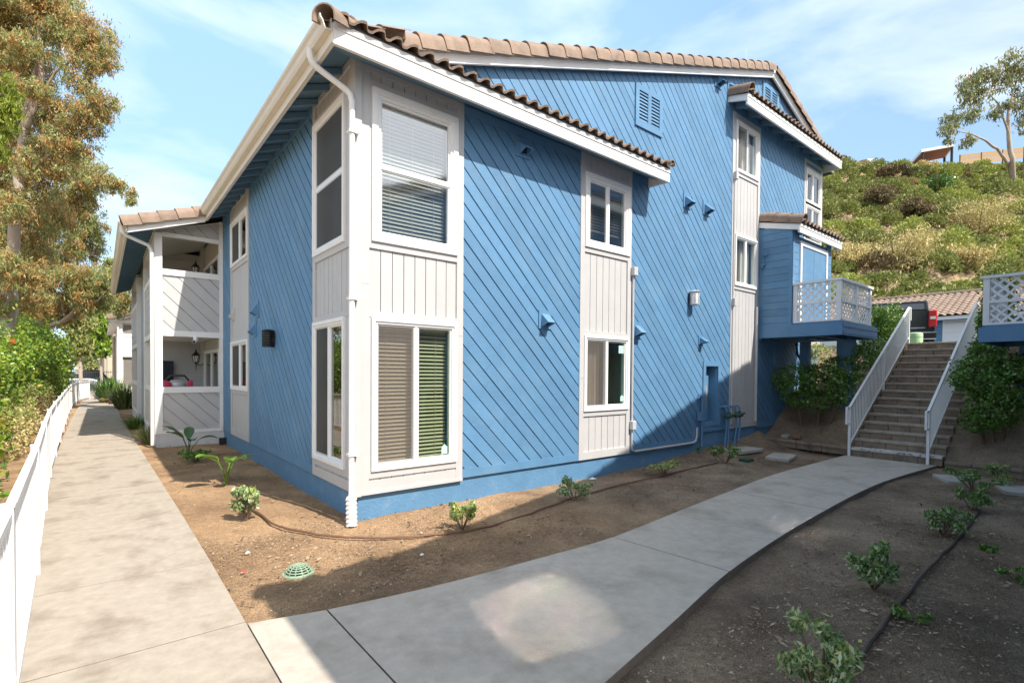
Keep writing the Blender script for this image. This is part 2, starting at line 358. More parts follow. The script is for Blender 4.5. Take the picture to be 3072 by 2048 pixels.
# ---------------------------------------------------------------- terrain
fwh = np.array([math.cos(YAW), math.sin(YAW)])
def sstep(t): t = np.clip(t, 0, 1); return t*t*(3-2*t)
def hillz(x, y):
    d = (x-CAM[0])*fwh[0]+(y-CAM[1])*fwh[1]
    h = 2.6+np.maximum(0, d-34)*.735
    top = 30.0 + np.clip((x-75)*.14, -2, 3.5)
    return np.minimum(h, top+(d-72)*.02)
def wallground(x): return np.interp(x, [-50, 4, 6, 7.5, 9.5, 10.4], [0, 0, .04, .17, .30, .42])
def gh(x, y):
    x = np.asarray(x, float); y = np.asarray(y, float)
    z = np.full(np.broadcast(x, y).shape, -.05)
    z = z + wallground(x)*np.exp(-np.maximum(0, -y)/.45)*(x < 10.4)
    bank = .02+np.clip((x-10.42)/(14.45-10.42), 0, 1)*2.58
    bump = .13*sstep((x-10.42)/.25)
    z = np.where(x > 10.42, np.maximum(z, bank-.12*(1-sstep((x-14)/.5))+bump*(1-sstep((x-12)/2)) ), z)
    # under the flight of steps
    st = (y > -3.5) & (y < -2.05) & (x > 10.3) & (x < 14.75)
    z = np.where(st, np.minimum(z, (x-10.35)*.58-.35), z)
    z = np.where(x < -3.35, z-.10*(-3.35-x)*np.clip((-3.35-x)/2, 0, 1), z)
    z = np.maximum(z, -4.0)
    d = (x-CAM[0])*fwh[0]+(y-CAM[1])*fwh[1]
    hz = hillz(x, y)
    z = np.where((x > 26) & (d > 34), np.maximum(z, hz*sstep((x-26)/10)), z)
    return z
def lin(a, b, n): return list(np.linspace(a, b, n, endpoint=False))
xs = lin(-400, -60, 8)+lin(-60, -12, 16)+lin(-12, -3.6, 16)+lin(-3.6, 10.2, 120)+lin(10.2, 10.6, 8)+lin(10.6, 15.2, 40)+lin(15.2, 36, 30)+lin(36, 110, 50)+lin(110, 500, 12)+[500]
ys = lin(-300, -40, 8)+lin(-40, -8, 12)+lin(-8, 1, 100)+lin(1, 12, 60)+lin(12, 60, 34)+lin(60, 140, 14)+lin(140, 900, 10)+[900]
XX, YY = np.meshgrid(xs, ys); ZZ = gh(XX, YY)
nzz = np.zeros_like(ZZ)
for f, a in ((.9, .016), (2.1, .012), (5.3, .009), (11.0, .006)):
    ph = rng.uniform(0, 6, 4)
    nzz += a*np.sin(f*XX*1.3+ph[0]+np.sin(f*YY*.7+ph[1]))*np.sin(f*YY*1.1+ph[2]+np.sin(f*XX*.8+ph[3]))
near = (XX > -3.3) & (XX < 15) & (YY > -9) & (YY < 14)
ZZ = ZZ+np.where(near, nzz*.9-.01, 0)+np.where((XX > 34), nzz*18, 0)
ng = MB(); nx_ = len(xs)
V = np.stack([XX, YY, ZZ], -1).reshape(-1, 3)
F_ = []; FM = []
for j in range(len(ys)-1):
    for i in range(nx_-1):
        F_.append((j*nx_+i, j*nx_+i+1, (j+1)*nx_+i+1, (j+1)*nx_+i))
        cx, cy = (xs[i]+xs[i+1])/2, (ys[j]+ys[j+1])/2
        dd = (cx-CAM[0])*fwh[0]+(cy-CAM[1])*fwh[1]
        mi = 0
        if cx > 14.7 and cx < 19: mi = 1
        elif cx >= 19 and dd < 36: mi = 2
        elif cx >= 26 and dd >= 36: mi = 3
        if cy > 50 and cx < 20 and cx > -60: mi = 2
        FM.append(mi)
# dirt material: clods, pale grit; right bed darkened, its shade put into the colour
m, n, l, p = nodes('garden_dirt'); p.inputs['Roughness'].default_value = .95; p.inputs['Specular IOR Level'].default_value = .1
t = n.new('ShaderNodeTexCoord')
def noise(sc, det=8, ro=.65):
    a = n.new('ShaderNodeTexNoise'); a.inputs['Scale'].default_value = sc; a.inputs['Detail'].default_value = det; a.inputs['Roughness'].default_value = ro
    l.new(t.outputs['Object'], a.inputs['Vector']); return a
a1 = noise(.9); a2 = noise(18, 10, .75); a3 = noise(95, 6, .7)
r1 = n.new('ShaderNodeValToRGB'); r1.color_ramp.elements[0].color = (.27, .17, .10, 1); r1.color_ramp.elements[1].color = (.58, .38, .22, 1)
r1.color_ramp.elements[0].position = .34; r1.color_ramp.elements[1].position = .68; l.new(a1.outputs['Fac'], r1.inputs['Fac'])
r2 = n.new('ShaderNodeMapRange'); r2.inputs['From Min'].default_value = .3; r2.inputs['From Max'].default_value = .7; r2.inputs['To Min'].default_value = .72; r2.inputs['To Max'].default_value = 1.25
l.new(a2.outputs['Fac'], r2.inputs['Value'])
r3 = n.new('ShaderNodeMapRange'); r3.inputs['From Min'].default_value = .35; r3.inputs['From Max'].default_value = .7; r3.inputs['To Min'].default_value = .5; r3.inputs['To Max'].default_value = 1.55
l.new(a3.outputs['Fac'], r3.inputs['Value'])
mu = n.new('ShaderNodeMath'); mu.operation = 'MULTIPLY'; l.new(r2.outputs['Result'], mu.inputs[0]); l.new(r3.outputs['Result'], mu.inputs[1])
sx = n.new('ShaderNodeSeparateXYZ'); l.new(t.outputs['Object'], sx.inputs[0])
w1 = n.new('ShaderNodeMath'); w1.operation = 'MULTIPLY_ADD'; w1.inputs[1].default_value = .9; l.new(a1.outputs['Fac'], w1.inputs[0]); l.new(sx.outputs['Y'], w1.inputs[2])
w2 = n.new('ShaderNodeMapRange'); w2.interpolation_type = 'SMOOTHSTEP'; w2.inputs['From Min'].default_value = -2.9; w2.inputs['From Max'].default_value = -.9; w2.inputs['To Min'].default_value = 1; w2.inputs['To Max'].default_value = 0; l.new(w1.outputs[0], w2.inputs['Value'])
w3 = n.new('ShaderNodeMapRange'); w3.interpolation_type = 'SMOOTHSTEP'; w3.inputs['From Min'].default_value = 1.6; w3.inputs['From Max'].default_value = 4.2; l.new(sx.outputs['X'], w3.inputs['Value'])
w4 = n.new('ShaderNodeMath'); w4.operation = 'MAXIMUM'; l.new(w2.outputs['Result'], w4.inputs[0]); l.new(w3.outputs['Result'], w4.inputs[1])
r4 = n.new('ShaderNodeValToRGB'); r4.color_ramp.elements[0].color = (.175, .128, .090, 1); r4.color_ramp.elements[1].color = (.45, .34, .24, 1); r4.color_ramp.elements[0].position = .36; r4.color_ramp.elements[1].position = .72  # second ramp: darker bed soil with the shade mixed into its colour
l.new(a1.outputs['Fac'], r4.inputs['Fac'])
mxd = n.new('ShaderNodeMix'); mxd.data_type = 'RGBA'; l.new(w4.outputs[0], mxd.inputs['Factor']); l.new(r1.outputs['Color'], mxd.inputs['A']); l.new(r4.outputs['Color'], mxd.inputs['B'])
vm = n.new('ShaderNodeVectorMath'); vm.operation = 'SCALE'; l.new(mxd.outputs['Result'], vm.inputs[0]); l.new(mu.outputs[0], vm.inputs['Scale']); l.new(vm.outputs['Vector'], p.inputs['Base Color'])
bm_ = n.new('ShaderNodeBump'); bm_.inputs['Strength'].default_value = 1.0; bm_.inputs['Distance'].default_value = .02
ad = n.new('ShaderNodeMath'); l.new(a2.outputs['Fac'], ad.inputs[0]); l.new(a3.outputs['Fac'], ad.inputs[1]); l.new(ad.outputs[0], bm_.inputs['Height']); l.new(bm_.outputs['Normal'], p.inputs['Normal'])
DIRT = m
LAWN = mat('lawn_soil', (.14, .19, .05), .9, .2, 8, .3, 40)
HILLM = mat('dry_hill_soil', (.36, .26, .15), .95, .2, .4, .5, 3, c2=(.18, .16, .07), c2lo=.42, c2hi=.6, c2scale=.25)
ng.v = [tuple(q) for q in V]; ng.f = F_; ng.m = FM
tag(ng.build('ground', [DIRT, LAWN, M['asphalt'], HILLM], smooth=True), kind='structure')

# concrete walks: slabs with open joints, one sheet each
def walk(name, quads, m, z=0.0, th=.11):
    mb = MB()
    for q in quads: mb.prism([(x, y, z-th) for x, y in q], (0, 0, th))
    # only the tops are clean; the sides are soil stained
    k = 0; mi = []
    for q in quads: n_ = len(q); mi += [1, 0]+[1]*n_
    mb.m = mi; o = mb.build(name, [m, M['concrete_edge']], bevel=.004); return tag(o, kind='structure')
js = [-12, -9.2, -6.4, -3.75, -2.06, -.62, 1.3, 3.3, 5.3, 7.3, 9.3, 11.3, 13.3, 15.3, 17.3, 19.3, 21.5, 24, 27, 30, 34, 38, 44, 50]
def pxr(y): return -1.62 - .012*max(0, y)*(y < 18) - .2*(y >= 18)
def pxl(y): return -3.02-.012*max(0, y)*(y < 18)-.2*(y >= 18)
gq = .005
walk('path', [[(pxl(a)+.0, a+gq), (pxr(a), a+gq), (pxr(b), b-gq), (pxl(b), b-gq)] for a, b in zip(js[:-1], js[1:])], M['concrete'])
inner = [(-1.620, -2.10), (-1.115, -2.235), (-.27, -2.36), (.8, -2.42), (1.86, -2.44), (3.4, -2.28), (4.95, -2.12), (6.5, -1.97), (8, -1.93), (10.28, -1.93)]
outer = [(-1.620, -4.35), (-1.12, -4.26), (-.19, -4.09), (.75, -3.92), (1.94, -3.70), (3.4, -3.54), (4.93, -3.43), (6.5, -3.35), (8, -3.35), (10.28, -3.50)]
# the walk near the camera spreads towards the lower walk
def smooth(pts, k=6):
    o = []; n_ = len(pts)
    for i in range(n_-1):
        p0, p1, p2, p3 = [np.array(pts[min(max(q, 0), n_-1)]) for q in (i-1, i, i+1, i+2)]
        for j in range(k):
            t_ = j/k; o.append(tuple(.5*((2*p1)+(-p0+p2)*t_+(2*p0-5*p1+4*p2-p3)*t_**2+(-p0+3*p1-3*p2+p3)*t_**3)))
    return o+[tuple(pts[-1])]
inner = inner[:2]+smooth(inner[1:])[1:]; outer = outer[:2]+smooth(outer[1:])[1:]
slabs = [[0, 1], list(range(1, 20)), list(range(19, 32)), list(range(31, 38)), list(range(37, 50))]
qs = []
for s_ in slabs:
    qs.append([(outer[i][0]+(gq if i == s_[0] else (-gq if i == s_[-1] else 0)), outer[i][1]) for i in s_]+[(inner[i][0]+(gq if i == s_[0] else (-gq if i == s_[-1] else 0)), inner[i][1]) for i in s_[::-1]])
walk('branch_path', qs, M['concrete2'], z=.004)

# ---------------------------------------------------------------- the blue apartment building
BL = thing('apartment_building', 'large blue apartment building with diagonal planks, pale window bays and clay tile roof', 'building', (0, 0, 0))
FR = Face((0, 0, 0), (1, 0, 0), (0, -1, 0)); FL = Face((0, 0, 0), (0, 1, 0), (-1, 0, 0))
BLK_Y, BLK_X = 8.40, -1.42
RIDGE = 10.57
def under(x): return 5.47+.347*x if x <= RIDGE else 5.47+.347*(2*RIDGE-x)
DR, DL = (1, -1), (-1, -1)

mb = MB()
def bluewall(F, poly, dirn, sp): boards(mb, F, poly, dirn, sp, .0185, 0, .026)
A0, A1, B0, B1, P3, P3e, P4, P4e = 1.517, 3.856, 5.206, 8.83, 8.83, 10.16, 12.75, 14.0
bluewall(FR, [(A0, .40), (A1, .40), (A1, 5.33), (A0, 5.33)], DR, .173)
bluewall(FR, [(B0, .40), (7.70, .40), (7.70, 5.5), (B0, 5.5)], DR, .165)
bluewall(FR, [(7.70, 2.0), (8.42, 2.0), (8.42, 5.5), (7.70, 5.5)], DR, .165)
bluewall(FR, [(8.42, .62), (B1, .62), (B1, 5.5), (8.42, 5.5)], DR, .165)
bluewall(FR, [(.3, 5.5), (B1, 5.5), (B1, under(B1)-.02), (.3, under(.3)-.02)], DR, .165)
bluewall(FR, [(P3, 7.6), (P3e, 7.6), (P3e, under(P3e)-.02), (P3, under(P3)-.02)], DR, .165)
bluewall(FR, [(P3e, .55), (P4, .55), (P4, under(P4)-.02), (RIDGE, under(RIDGE)-.02), (P3e, under(P3e)-.02)], DR, .165)
bluewall(FR, [(P4, 7.6), (P4e, 7.6), (P4e, under(P4e)-.02), (P4, under(P4)-.02)], DR, .165)
bluewall(FL, [(1.495, .40), (5.54, .40), (5.54, 5.42), (1.495, 5.42)], DL, .165)
bluewall(FL, [(7.39, .40), (BLK_Y, .40), (BLK_Y, 5.42), (7.39, 5.42)], DL, .165)
mb.build('wall_planks', M['blue'], BL)
# structural shell behind the planks, with openings for the windows
shell = MB()
def rects_minus(a0, a1, b0, b1, holes):
    """split a rectangle round holes stacked in one column"""
    out = []; z = b0
    for h in sorted(holes, key=lambda q: q[2]):
        out.append((a0, a1, z, h[2])); out.append((a0, h[0], h[2], h[3])); out.append((h[1], a1, h[2], h[3])); z = h[3]
    out.append((a0, a1, z, b1)); return out
W1U = (.179, 1.417, 3.347, 5.212); W1L = (.179, 1.417, .523, 2.421)
W2U = (3.962, 5.161, 3.892, 5.15); W2L = (3.962, 5.161, 1.102, 2.405)
W3U = (8.98, 10.07, 6.433, 7.60); W3L = (8.98, 10.07, 3.812, 4.993)
W4U = (12.84, 13.88, 6.57, 7.50); W4L = (12.84, 13.88, 5.60, 6.50)
LU1 = (.26, 1.455, 3.364, 5.200); LL1 = (.26, 1.455, .525, 2.438)
LU2 = (5.63, 7.33, 4.116, 5.12); LL2 = (5.63, 7.33, 1.326, 2.412)
def ins(w, e=.07): return (w[0]+e, w[1]-e, w[2]+e, w[3]-e)
for F, a0, a1, b0, b1, hs in ((FR, .0, A0, .2, 5.5, (W1U, W1L)), (FR, A0, A1, .2, 5.5, ()), (FR, A1, B0, .2, 5.5, (W2U, W2L)), (FR, B0, 7.8, .2, 5.5, ()),
        (FR, 7.8, 8.31, 1.93, 5.5, ()), (FR, 7.8, 8.31, .2, .68, ()), (FR, 8.31, B1, .2, 5.5, ()), (FR, P3, P3e, .2, 7.7, (W3U, W3L)), (FR, P3e, P4, .2, 7.7, ()), (FR, P4, P4e, .2, 7.7, (W4U, W4L)),
        (FL, .02, 1.495, .2, 5.5, (LU1, LL1)), (FL, 1.495, 5.54, .2, 5.5, ()), (FL, 5.54, 7.39, .2, 5.5, (LU2, LL2)), (FL, 7.39, 22, .2, 5.5, ())):
    for q in rects_minus(a0, a1, b0, b1, [ins(h) for h in hs]): F.box(shell, *q, -.12, -.012)
FR.poly(shell, [(0, 5.5), (P3, 5.5), (P3, under(P3)-.03), (0.05, under(0)-.03)], -.12, -.012)
FR.poly(shell, [(P3, 7.7), (P4e, 7.7), (P4e, under(P4e)-.03), (RIDGE, under(RIDGE)-.03), (P3, under(P3)-.03)], -.12, -.012)
shell.box(13.9, 14.0, .12, 22, .2, 7.9); shell.box(0, 14, 21.9, 22, .2, 5.3)
shell.build('wall', M['blue'], BL)
fd = MB()
fd.box(-.004, 14.0, .003, .2, -.6, .28); fd.box(-.004, .2, .2, 22, -.6, .28)
fd.build('foundation', M['bluesmooth'], BL)
def trim(F, a0, a1, b0, b1, d0=-.005, d1=.034):
    tr = MB(); F.box(tr, a0, a1, b0, b1, d0, d1); tr.build('trim_board', M['blue'], BL)
trim(FR, A0, A1, .28, .40); trim(FR, B0, 7.46, .28, .40); trim(FR, 7.46, B1, .50, .62); trim(FR, 7.36, 7.46, .40, .56, 0, .036)
trim(FR, A0, A1, 5.31, 5.44); trim(FR, B0, 5.70, 5.31, 5.44); trim(FR, P3e, P4, 7.62, 7.74); trim(FR, P3e, P4, .44, .56)
trim(FL, 1.495, 5.54, .28, .40); trim(FL, 7.39, BLK_Y-.05, .28, .40); trim(FL, 1.495, 5.54, 5.42, 5.55); trim(FL, 7.39, BLK_Y, 5.42, 5.55)
trim(FR, 10.9, 11.0, .56, 2.6)

# pale grey bays of vertical boards
def bay(F, a0, a1, b0, b1, wins, rails, sp=.157, stile=.105):
    pb = MB()
    zz = sorted([(w[2], w[3]) for w in wins]); z = b0; iv = []
    for lo, hi in zz: iv.append((z, lo)); z = hi
    iv.append((z, b1))
    for lo, hi in iv:
        k = max(1, round((a1-a0-2*stile)/sp)); s_ = (a1-a0-2*stile)/k
        for i in range(k):
            F.box(pb, a0+stile+i*s_+.005, a0+stile+(i+1)*s_-.005, lo, hi, -.004, .016+random.uniform(-.001, .001))
        F.box(pb, a0+stile, a1-stile, lo, lo+(rails if lo == b0 else .075), .0155, .037)
        F.box(pb, a0+stile, a1-stile, hi-.085, hi, .0155, .037)
    for x0, x1 in ((a0, a0+stile), (a1-stile, a1)):
        zs = [b0]+sorted(random.uniform(b0+1.2, b1-1) for _ in range(1))+[b1]
        for q0, q1 in zip(zs[:-1], zs[1:]): F.box(pb, x0, x1, q0+.0015, q1-.0015, -.004, .040)
    # blank sheet beside narrow windows
    for w in wins:
        F.box(pb, a0+stile, w[0]+.03, w[2], w[3], -.004, .030); F.box(pb, w[1]-.03, a1-stile, w[2], w[3], -.004, .030)
    pb.build('bay_panel', M['grey'], BL)
bay(FR, 0.045, A0, .28, 5.46, (W1U, W1L), .13)
bay(FR, A1, B0, .28, 5.46, (W2U, W2L), .13)
bay(FR, P3, P3e, .50, 7.75, (W3U, W3L), .12)
bay(FR, P4, P4e, 2.6, 7.75, (W4U, W4L), .12)
bay(FL, 0.0, 1.495, .28, 5.54, (LU1, LL1), .13)
bay(FL, 5.54, 7.39, .28, 5.54, (LU2, LL2), .13)
pb = MB(); FR.box(pb, -.045, .045, .24, 5.48, -.03, .062)          # corner board
FR.box(pb, .045, A0, .245, .282, -.004, .05)
pb.build('corner_board', M['grey'], BL)

# windows -------------------------------------------------------------------------------------------
def window(F, w, kind, trimw=.076, e=.042, blind=None, gl='glass', sash=.024, scr=None, dir_open=0, room='room', tilt=.5, part='window', parent=None, sp=.05, bl_top=1.0):
    parent = parent or BL
    a0, a1, b0, b1 = w; t = trimw
    fr = MB()
    for q in ((a0, a1, b1-t, b1), (a0, a1, b0, b0+t), (a0, a0+t, b0+t, b1-t), (a1-t, a1, b0+t, b1-t)): F.box(fr, *q, -.005, .062)
    i0, i1, j0, j1 = a0+t, a1-t, b0+t, b1-t
    o = fr.build(part, M['white'], parent, bevel=.004)
    fm = MB()
    for q in ((i0, i1, j1-e, j1), (i0, i1, j0, j0+e), (i0, i0+e, j0+e, j1-e), (i1-e, i1, j0+e, j1-e)): F.box(fm, *q, -.075, .045)
    i0 += e; i1 -= e; j0 += e; j1 -= e
    am = (i0+i1)/2; bm = (j0+j1)/2; g1 = []
    if kind == 'slider':
        F.box(fm, am-.025, am+.025, j0, j1, -.02, .036)
        g1 = [(i0, am-.025, j0, j1), (am+.025, i1, j0, j1)]
        for s0, s1 in ((i0, am-.02), (am+.02, i1)):
            for q in ((s0, s1, j1-sash, j1), (s0, s1, j0, j0+sash), (s0, s0+sash, j0+sash, j1-sash), (s1-sash, s1, j0+sash, j1-sash)): F.box(fm, *q, -.02, .022)
    elif kind == 'hung':
        F.box(fm, i0, i1, bm-.028, bm+.028, -.02, .034)
        g1 = [(i0, i1, bm+.028, j1), (i0, i1, j0, bm-.028)]
        for s0, s1 in ((j0, bm-.02), (bm+.02, j1)):
            for q in ((i0, i1, s1-sash, s1), (i0, i1, s0, s0+sash), (i0, i0+sash, s0+sash, s1-sash), (i1-sash, i1, s0+sash, s1-sash)): F.box(fm, *q, -.02, .022)
    fm.build('frame', M['vinyl'], o, bevel=.003)
    for k, (x0, x1, z0, z1) in enumerate(g1):
        gm = MB(); gm.quad(F.P(x0, z0, .004), F.P(x1, z0, .004), F.P(x1, z1, .004), F.P(x0, z1, .004))
        gname = gl[k] if isinstance(gl, (list, tuple)) else gl
        gm.build('pane', M[gname], o)
        if scr and scr[k]:
            sm = MB(); sm.quad(F.P(x0, z0, .026), F.P(x1, z0, .026), F.P(x1, z1, .026), F.P(x0, z1, .026)); sm.build('insect_screen', M[scr[k]], o)
            sf = MB()
            for q in ((x0, x1, z1-.02, z1), (x0, x1, z0, z0+.02), (x0, x0+.02, z0+.02, z1-.02), (x1-.02, x1, z0+.02, z1-.02)): F.box(sf, *q, .0225, .031)
            sf.build('screen_frame', M['steel'], o)
    rm = MB(); D = .9
    P = F.P
    lo, hi, le, ri = j0-.04, j1+.04, i0-.04, i1+.04
    rm.quad(P(le, lo, -D), P(ri, lo, -D), P(ri, hi, -D), P(le, hi, -D))
    rm.quad(P(le, lo, -.08), P(ri, lo, -.08), P(ri, lo, -D), P(le, lo, -D)); rm.quad(P(le, hi, -.08), P(ri, hi, -.08), P(ri, hi, -D), P(le, hi, -D))
    rm.quad(P(le, lo, -.08), P(le, hi, -.08), P(le, hi, -D), P(le, lo, -D)); rm.quad(P(ri, lo, -.08), P(ri, hi, -.08), P(ri, hi, -D), P(ri, lo, -D))
    rm.build('room_recess', M[room], o)
    if blind:
        bmb = MB(); z = j1-.02; lim = j1-(j1-j0)*bl_top
        c_, s_ = math.cos(tilt)*.026, math.sin(tilt)*.026
        while z > lim+.02:
            d = -.125; zz = z+random.uniform(-.003, .003)
            bmb.hexa([P(i0+.01, zz-s_, d+c_), P(i1-.01, zz-s_+random.uniform(-.004, .004), d+c_), P(i1-.01, zz+s_, d-c_), P(i0+.01, zz+s_, d-c_),
                      P(i0+.01, zz-s_+.003, d+c_), P(i1-.01, zz-s_+.003, d+c_), P(i1-.01, zz+s_+.003, d-c_), P(i0+.01, zz+s_+.003, d-c_)])
            z -= sp
        F.box(bmb, i0+.01, i1-.01, j1-.05, j1, -.16, -.09); F.box(bmb, i0+.01, i1-.01, lim+.002, lim+.02, -.145, -.105)
        for x in (i0+.18, (i0+i1)/2, i1-.18): F.box(bmb, x-.002, x+.002, lim+.01, j1-.03, -.098, -.096)
        bmb.build('blind', M[blind], o)
    return o, (i0, i1, j0, j1)
def drape(F, i, x0, x1, o, d=-.16, m='drape'):
    dm = MB(); n_ = 40; j0, j1 = i[2]-.03, i[3]+.03
    pts = [(x0+(x1-x0)*k/n_, d+.028*math.sin(k*1.9)+.012*math.sin(k*.9)) for k in range(n_+1)]
    for (xa, da), (xb, db) in zip(pts[:-1], pts[1:]): dm.quad(F.P(xa, j0, da), F.P(xb, j0, db), F.P(xb, j1, db), F.P(xa, j1, da))
    dm.build('drape', M[m], o, smooth=True)
window(FR, W1U, 'hung', blind='blind_white', gl=['glass_coated', 'glass_coated'], tilt=.95)
o, i = window(FR, W1L, 'slider', .048, .03, blind='blind_tan', gl=['glass', 'glass_green'], scr=['screen', None], tilt=.62, room='dark')
sk = MB(); FR.poly(sk, [(1.20, .64), (1.29, .64), (1.29, .735), (1.245, .775), (1.20, .735)], .006, .008); sk.build('sticker', M['sticker'], o)
o, i = window(FR, W2U, 'slider', blind='blind_tan', gl='glass_coated', tilt=.5, room='dark', bl_top=.78)
o, i = window(FR, W2L, 'slider', .048, .03, gl=['glass', 'glass_green'], scr=['screen', None], room='dark')
drape(FR, i, i[0], (i[0]+i[1])/2, o)
sk = MB(); FR.box(sk, 4.91, 5.05, 2.12, 2.26, .006, .008); FR.poly(sk, [(4.97, 1.25), (5.06, 1.25), (5.06, 1.33), (5.015, 1.36), (4.97, 1.33)], .006, .008); sk.build('sticker', M['sticker'], o)
o, i = window(FR, W3U, 'slider', .048, .03, room='dark', scr=['screen', None]); drape(FR, i, (i[0]+i[1])/2, i[1], o, m='blind_white')
o, i = window(FR, W3L, 'slider', .048, .03, room='dark'); drape(FR, i, i[0], i[0]+.42, o); drape(FR, i, (i[0]+i[1])/2, i[1], o, m='blind_white')
o, i = window(FR, W4U, 'slider', .048, .03, room='dark', gl=['glass', 'glass_mirror']); drape(FR, i, i[0], (i[0]+i[1])/2, o)
o, i = window(FR, W4L, 'slider', .048, .03, room='dark'); drape(FR, i, i[0], (i[0]+i[1])/2, o)
window(FL, LU1, 'hung', .055, .035, scr=['screen_dark', 'screen_dark'], room='dark')
window(FL, LL1, 'slider', .05, .03, scr=[None, 'screen_dark'], gl=['glass_mirror', 'glass'], room='dark')
window(FL, LU2, 'slider', .05, .03, scr=[None, 'screen_dark'], room='dark')
window(FL, LL2, 'slider', .05, .03, scr=[None, 'screen_dark'], gl=['glass_mirror', 'glass'], room='dark')

# small fittings of the walls -----------------------------------------------------------------------
def hood(F, a, b, wd=.28, h=.28, m='blue', proj=.15):
    mb = MB(); F.box(mb, a, a+wd, b, b+h, .0, .045)
    hw = wd*.30; ac = a+wd*.5; t = b+h*.80; dr = .13*h/.28
    mb.prism([F.P(ac-hw, t, .045), F.P(ac-hw, t-dr, .045+proj), F.P(ac-hw, t-dr-.008, .045+proj), F.P(ac-hw, t-.012, .045)], F.u*2*hw)
    for s in (-1, 1):
        x = ac+s*hw-(.006 if s > 0 else 0)
        mb.prism([F.P(x, t-.012, .045), F.P(x, t-dr-.006, .045+proj), F.P(x, t-dr-.02, .045+proj*.9), F.P(x, t-dr*1.5, .045)], F.u*.006)
    o = mb.build('vent_hood', M[m], BL)
    g = MB(); F.box(g, ac-hw*.8, ac+hw*.8, b+h*.22, t-.05, .046, .05); g.build('vent_grille', M['grate'], o)
for a, b in ((2.45, 5.0), (6.87, 5.16), (7.61, 5.16), (2.93, 2.45), (5.27, 2.42), (7.50, 2.38), (8.02, 8.02), (8.56, 8.05), (5.80, 5.66)):
    hood(FR, a, b, .26 if b != 2.38 else .2, .29 if b != 2.38 else .2)
hood(FL, 4.70, 2.78, .32, .34, proj=.10); hood(FL, 4.90, 2.42, .30, .32, proj=.10); hood(FL, 7.0, 2.9, .22, .26, 'grey', .09)
def louver(F, a0, a1, b0, b1, n_):
    mb = MB(); t = .10
    for q in ((a0, a1, b1-t, b1), (a0, a1, b0, b0+t*1.1), (a0, a0+t, b0+t*1.1, b1-t), (a1-t, a1, b0+t*1.1, b1-t), ((a0+a1)/2-.05, (a0+a1)/2+.05, b0+t*1.1, b1-t)): F.box(mb, *q, 0, .055)
    o = mb.build('louver_vent', M['blue'], BL)
    s = MB()
    for x0, x1 in ((a0+t, (a0+a1)/2-.05), ((a0+a1)/2+.05, a1-t)):
        for k in range(n_):
            z = b0+t*1.1+(k+.1)*(b1-b0-2.1*t)/n_; hh = (b1-b0-2.1*t)/n_
            s.prism([F.P(x0, z, .05), F.P(x0, z+.012, .05), F.P(x0, z+hh*.75+.012, .026), F.P(x0, z+hh*.75, .026)], F.u*(x1-x0))
    s.build('louver_slats', M['blue'], o)
    g = MB(); F.box(g, a0+t, a1-t, b0+t, b1-t, .0225, .025); g.build('louver_mesh', M['grate'], o)
louver(FR, 5.27, 6.10, 6.33, 7.10, 9); louver(FR, 10.22, 11.08, 8.12, 8.92, 9)
louver(FR, 11.05, 11.45, 1.95, 2.45, 6)
# meter niche
mb = MB()
for q in ((7.70, 8.42, 1.93, 2.03), (7.70, 7.80, .62, 1.93), (8.31, 8.42, .62, 1.93), (7.80, 8.31, .62, .70)): FR.box(mb, *q, -.004, .05)
o = mb.build('meter_niche', M['blue'], BL)
mb = MB(); FR.box(mb, 7.80, 8.31, .68, 1.93, -.19, -.17); FR.box(mb, 7.80, 7.815, .68, 1.93, -.17, .0); FR.box(mb, 8.295, 8.31, .68, 1.93, -.17, .0); FR.box(mb, 7.815, 8.295, .68, .70, -.17, 0); FR.box(mb, 7.815, 8.295, 1.91, 1.93, -.17, 0)
mb.build('niche_lining', M['blue'], o)
mb = MB(); FR.box(mb, 7.82, 8.16, .72, 1.72, -.165, -.10); mb.build('meter_panel', M['blue'], o, bevel=.01)
mb = MB(); FR.box(mb, 7.86, 8.08, 1.0, 1.50, -.0995, -.092); mb.build('panel_window', M['room'], o)
# conduits and boxes
def conduit(pts, r, m='blue', name='conduit'):
    mb = MB(); mb.tube([FR.P(*q) for q in pts], r, 8); return mb.build(name, M[m], BL, smooth=True)
conduit([(5.245, 3.62, .055), (5.245, .42, .055), (5.27, .34, .055), (5.34, .305, .055), (7.30, .305, .055), (7.42, .34, .055), (7.46, .44, .055), (7.46, .62, .055)], .022, 'grey')
for z in (3.55, .72): 
    mb = MB(); FR.box(mb, 5.19, 5.30, z, z+.16, .045, .125); mb.build('junction_box', M['grey'], BL, bevel=.01)
conduit([(8.90, 6.3, .055), (8.90, .6, .055)], .018, 'grey')
for z in (6.2, 3.32): 
    mb = MB(); FR.box(mb, 8.86, 8.96, z, z+.18, .045, .12); mb.build('junction_box', M['grey'], BL, bevel=.01)
mb = MB(); FR.box(mb, 7.47, 7.58, .76, .94, .04, .13); mb.build('junction_box', M['blue'], BL, bevel=.01)
conduit([(7.50, 1.22, .05), (7.55, 1.30, .06), (7.62, 1.28, .06), (7.64, 1.18, .06), (7.64, .1, .06)], .024)
conduit([(10.04, .62, .07), (10.04, 3.4, .07)], .03, 'grey')
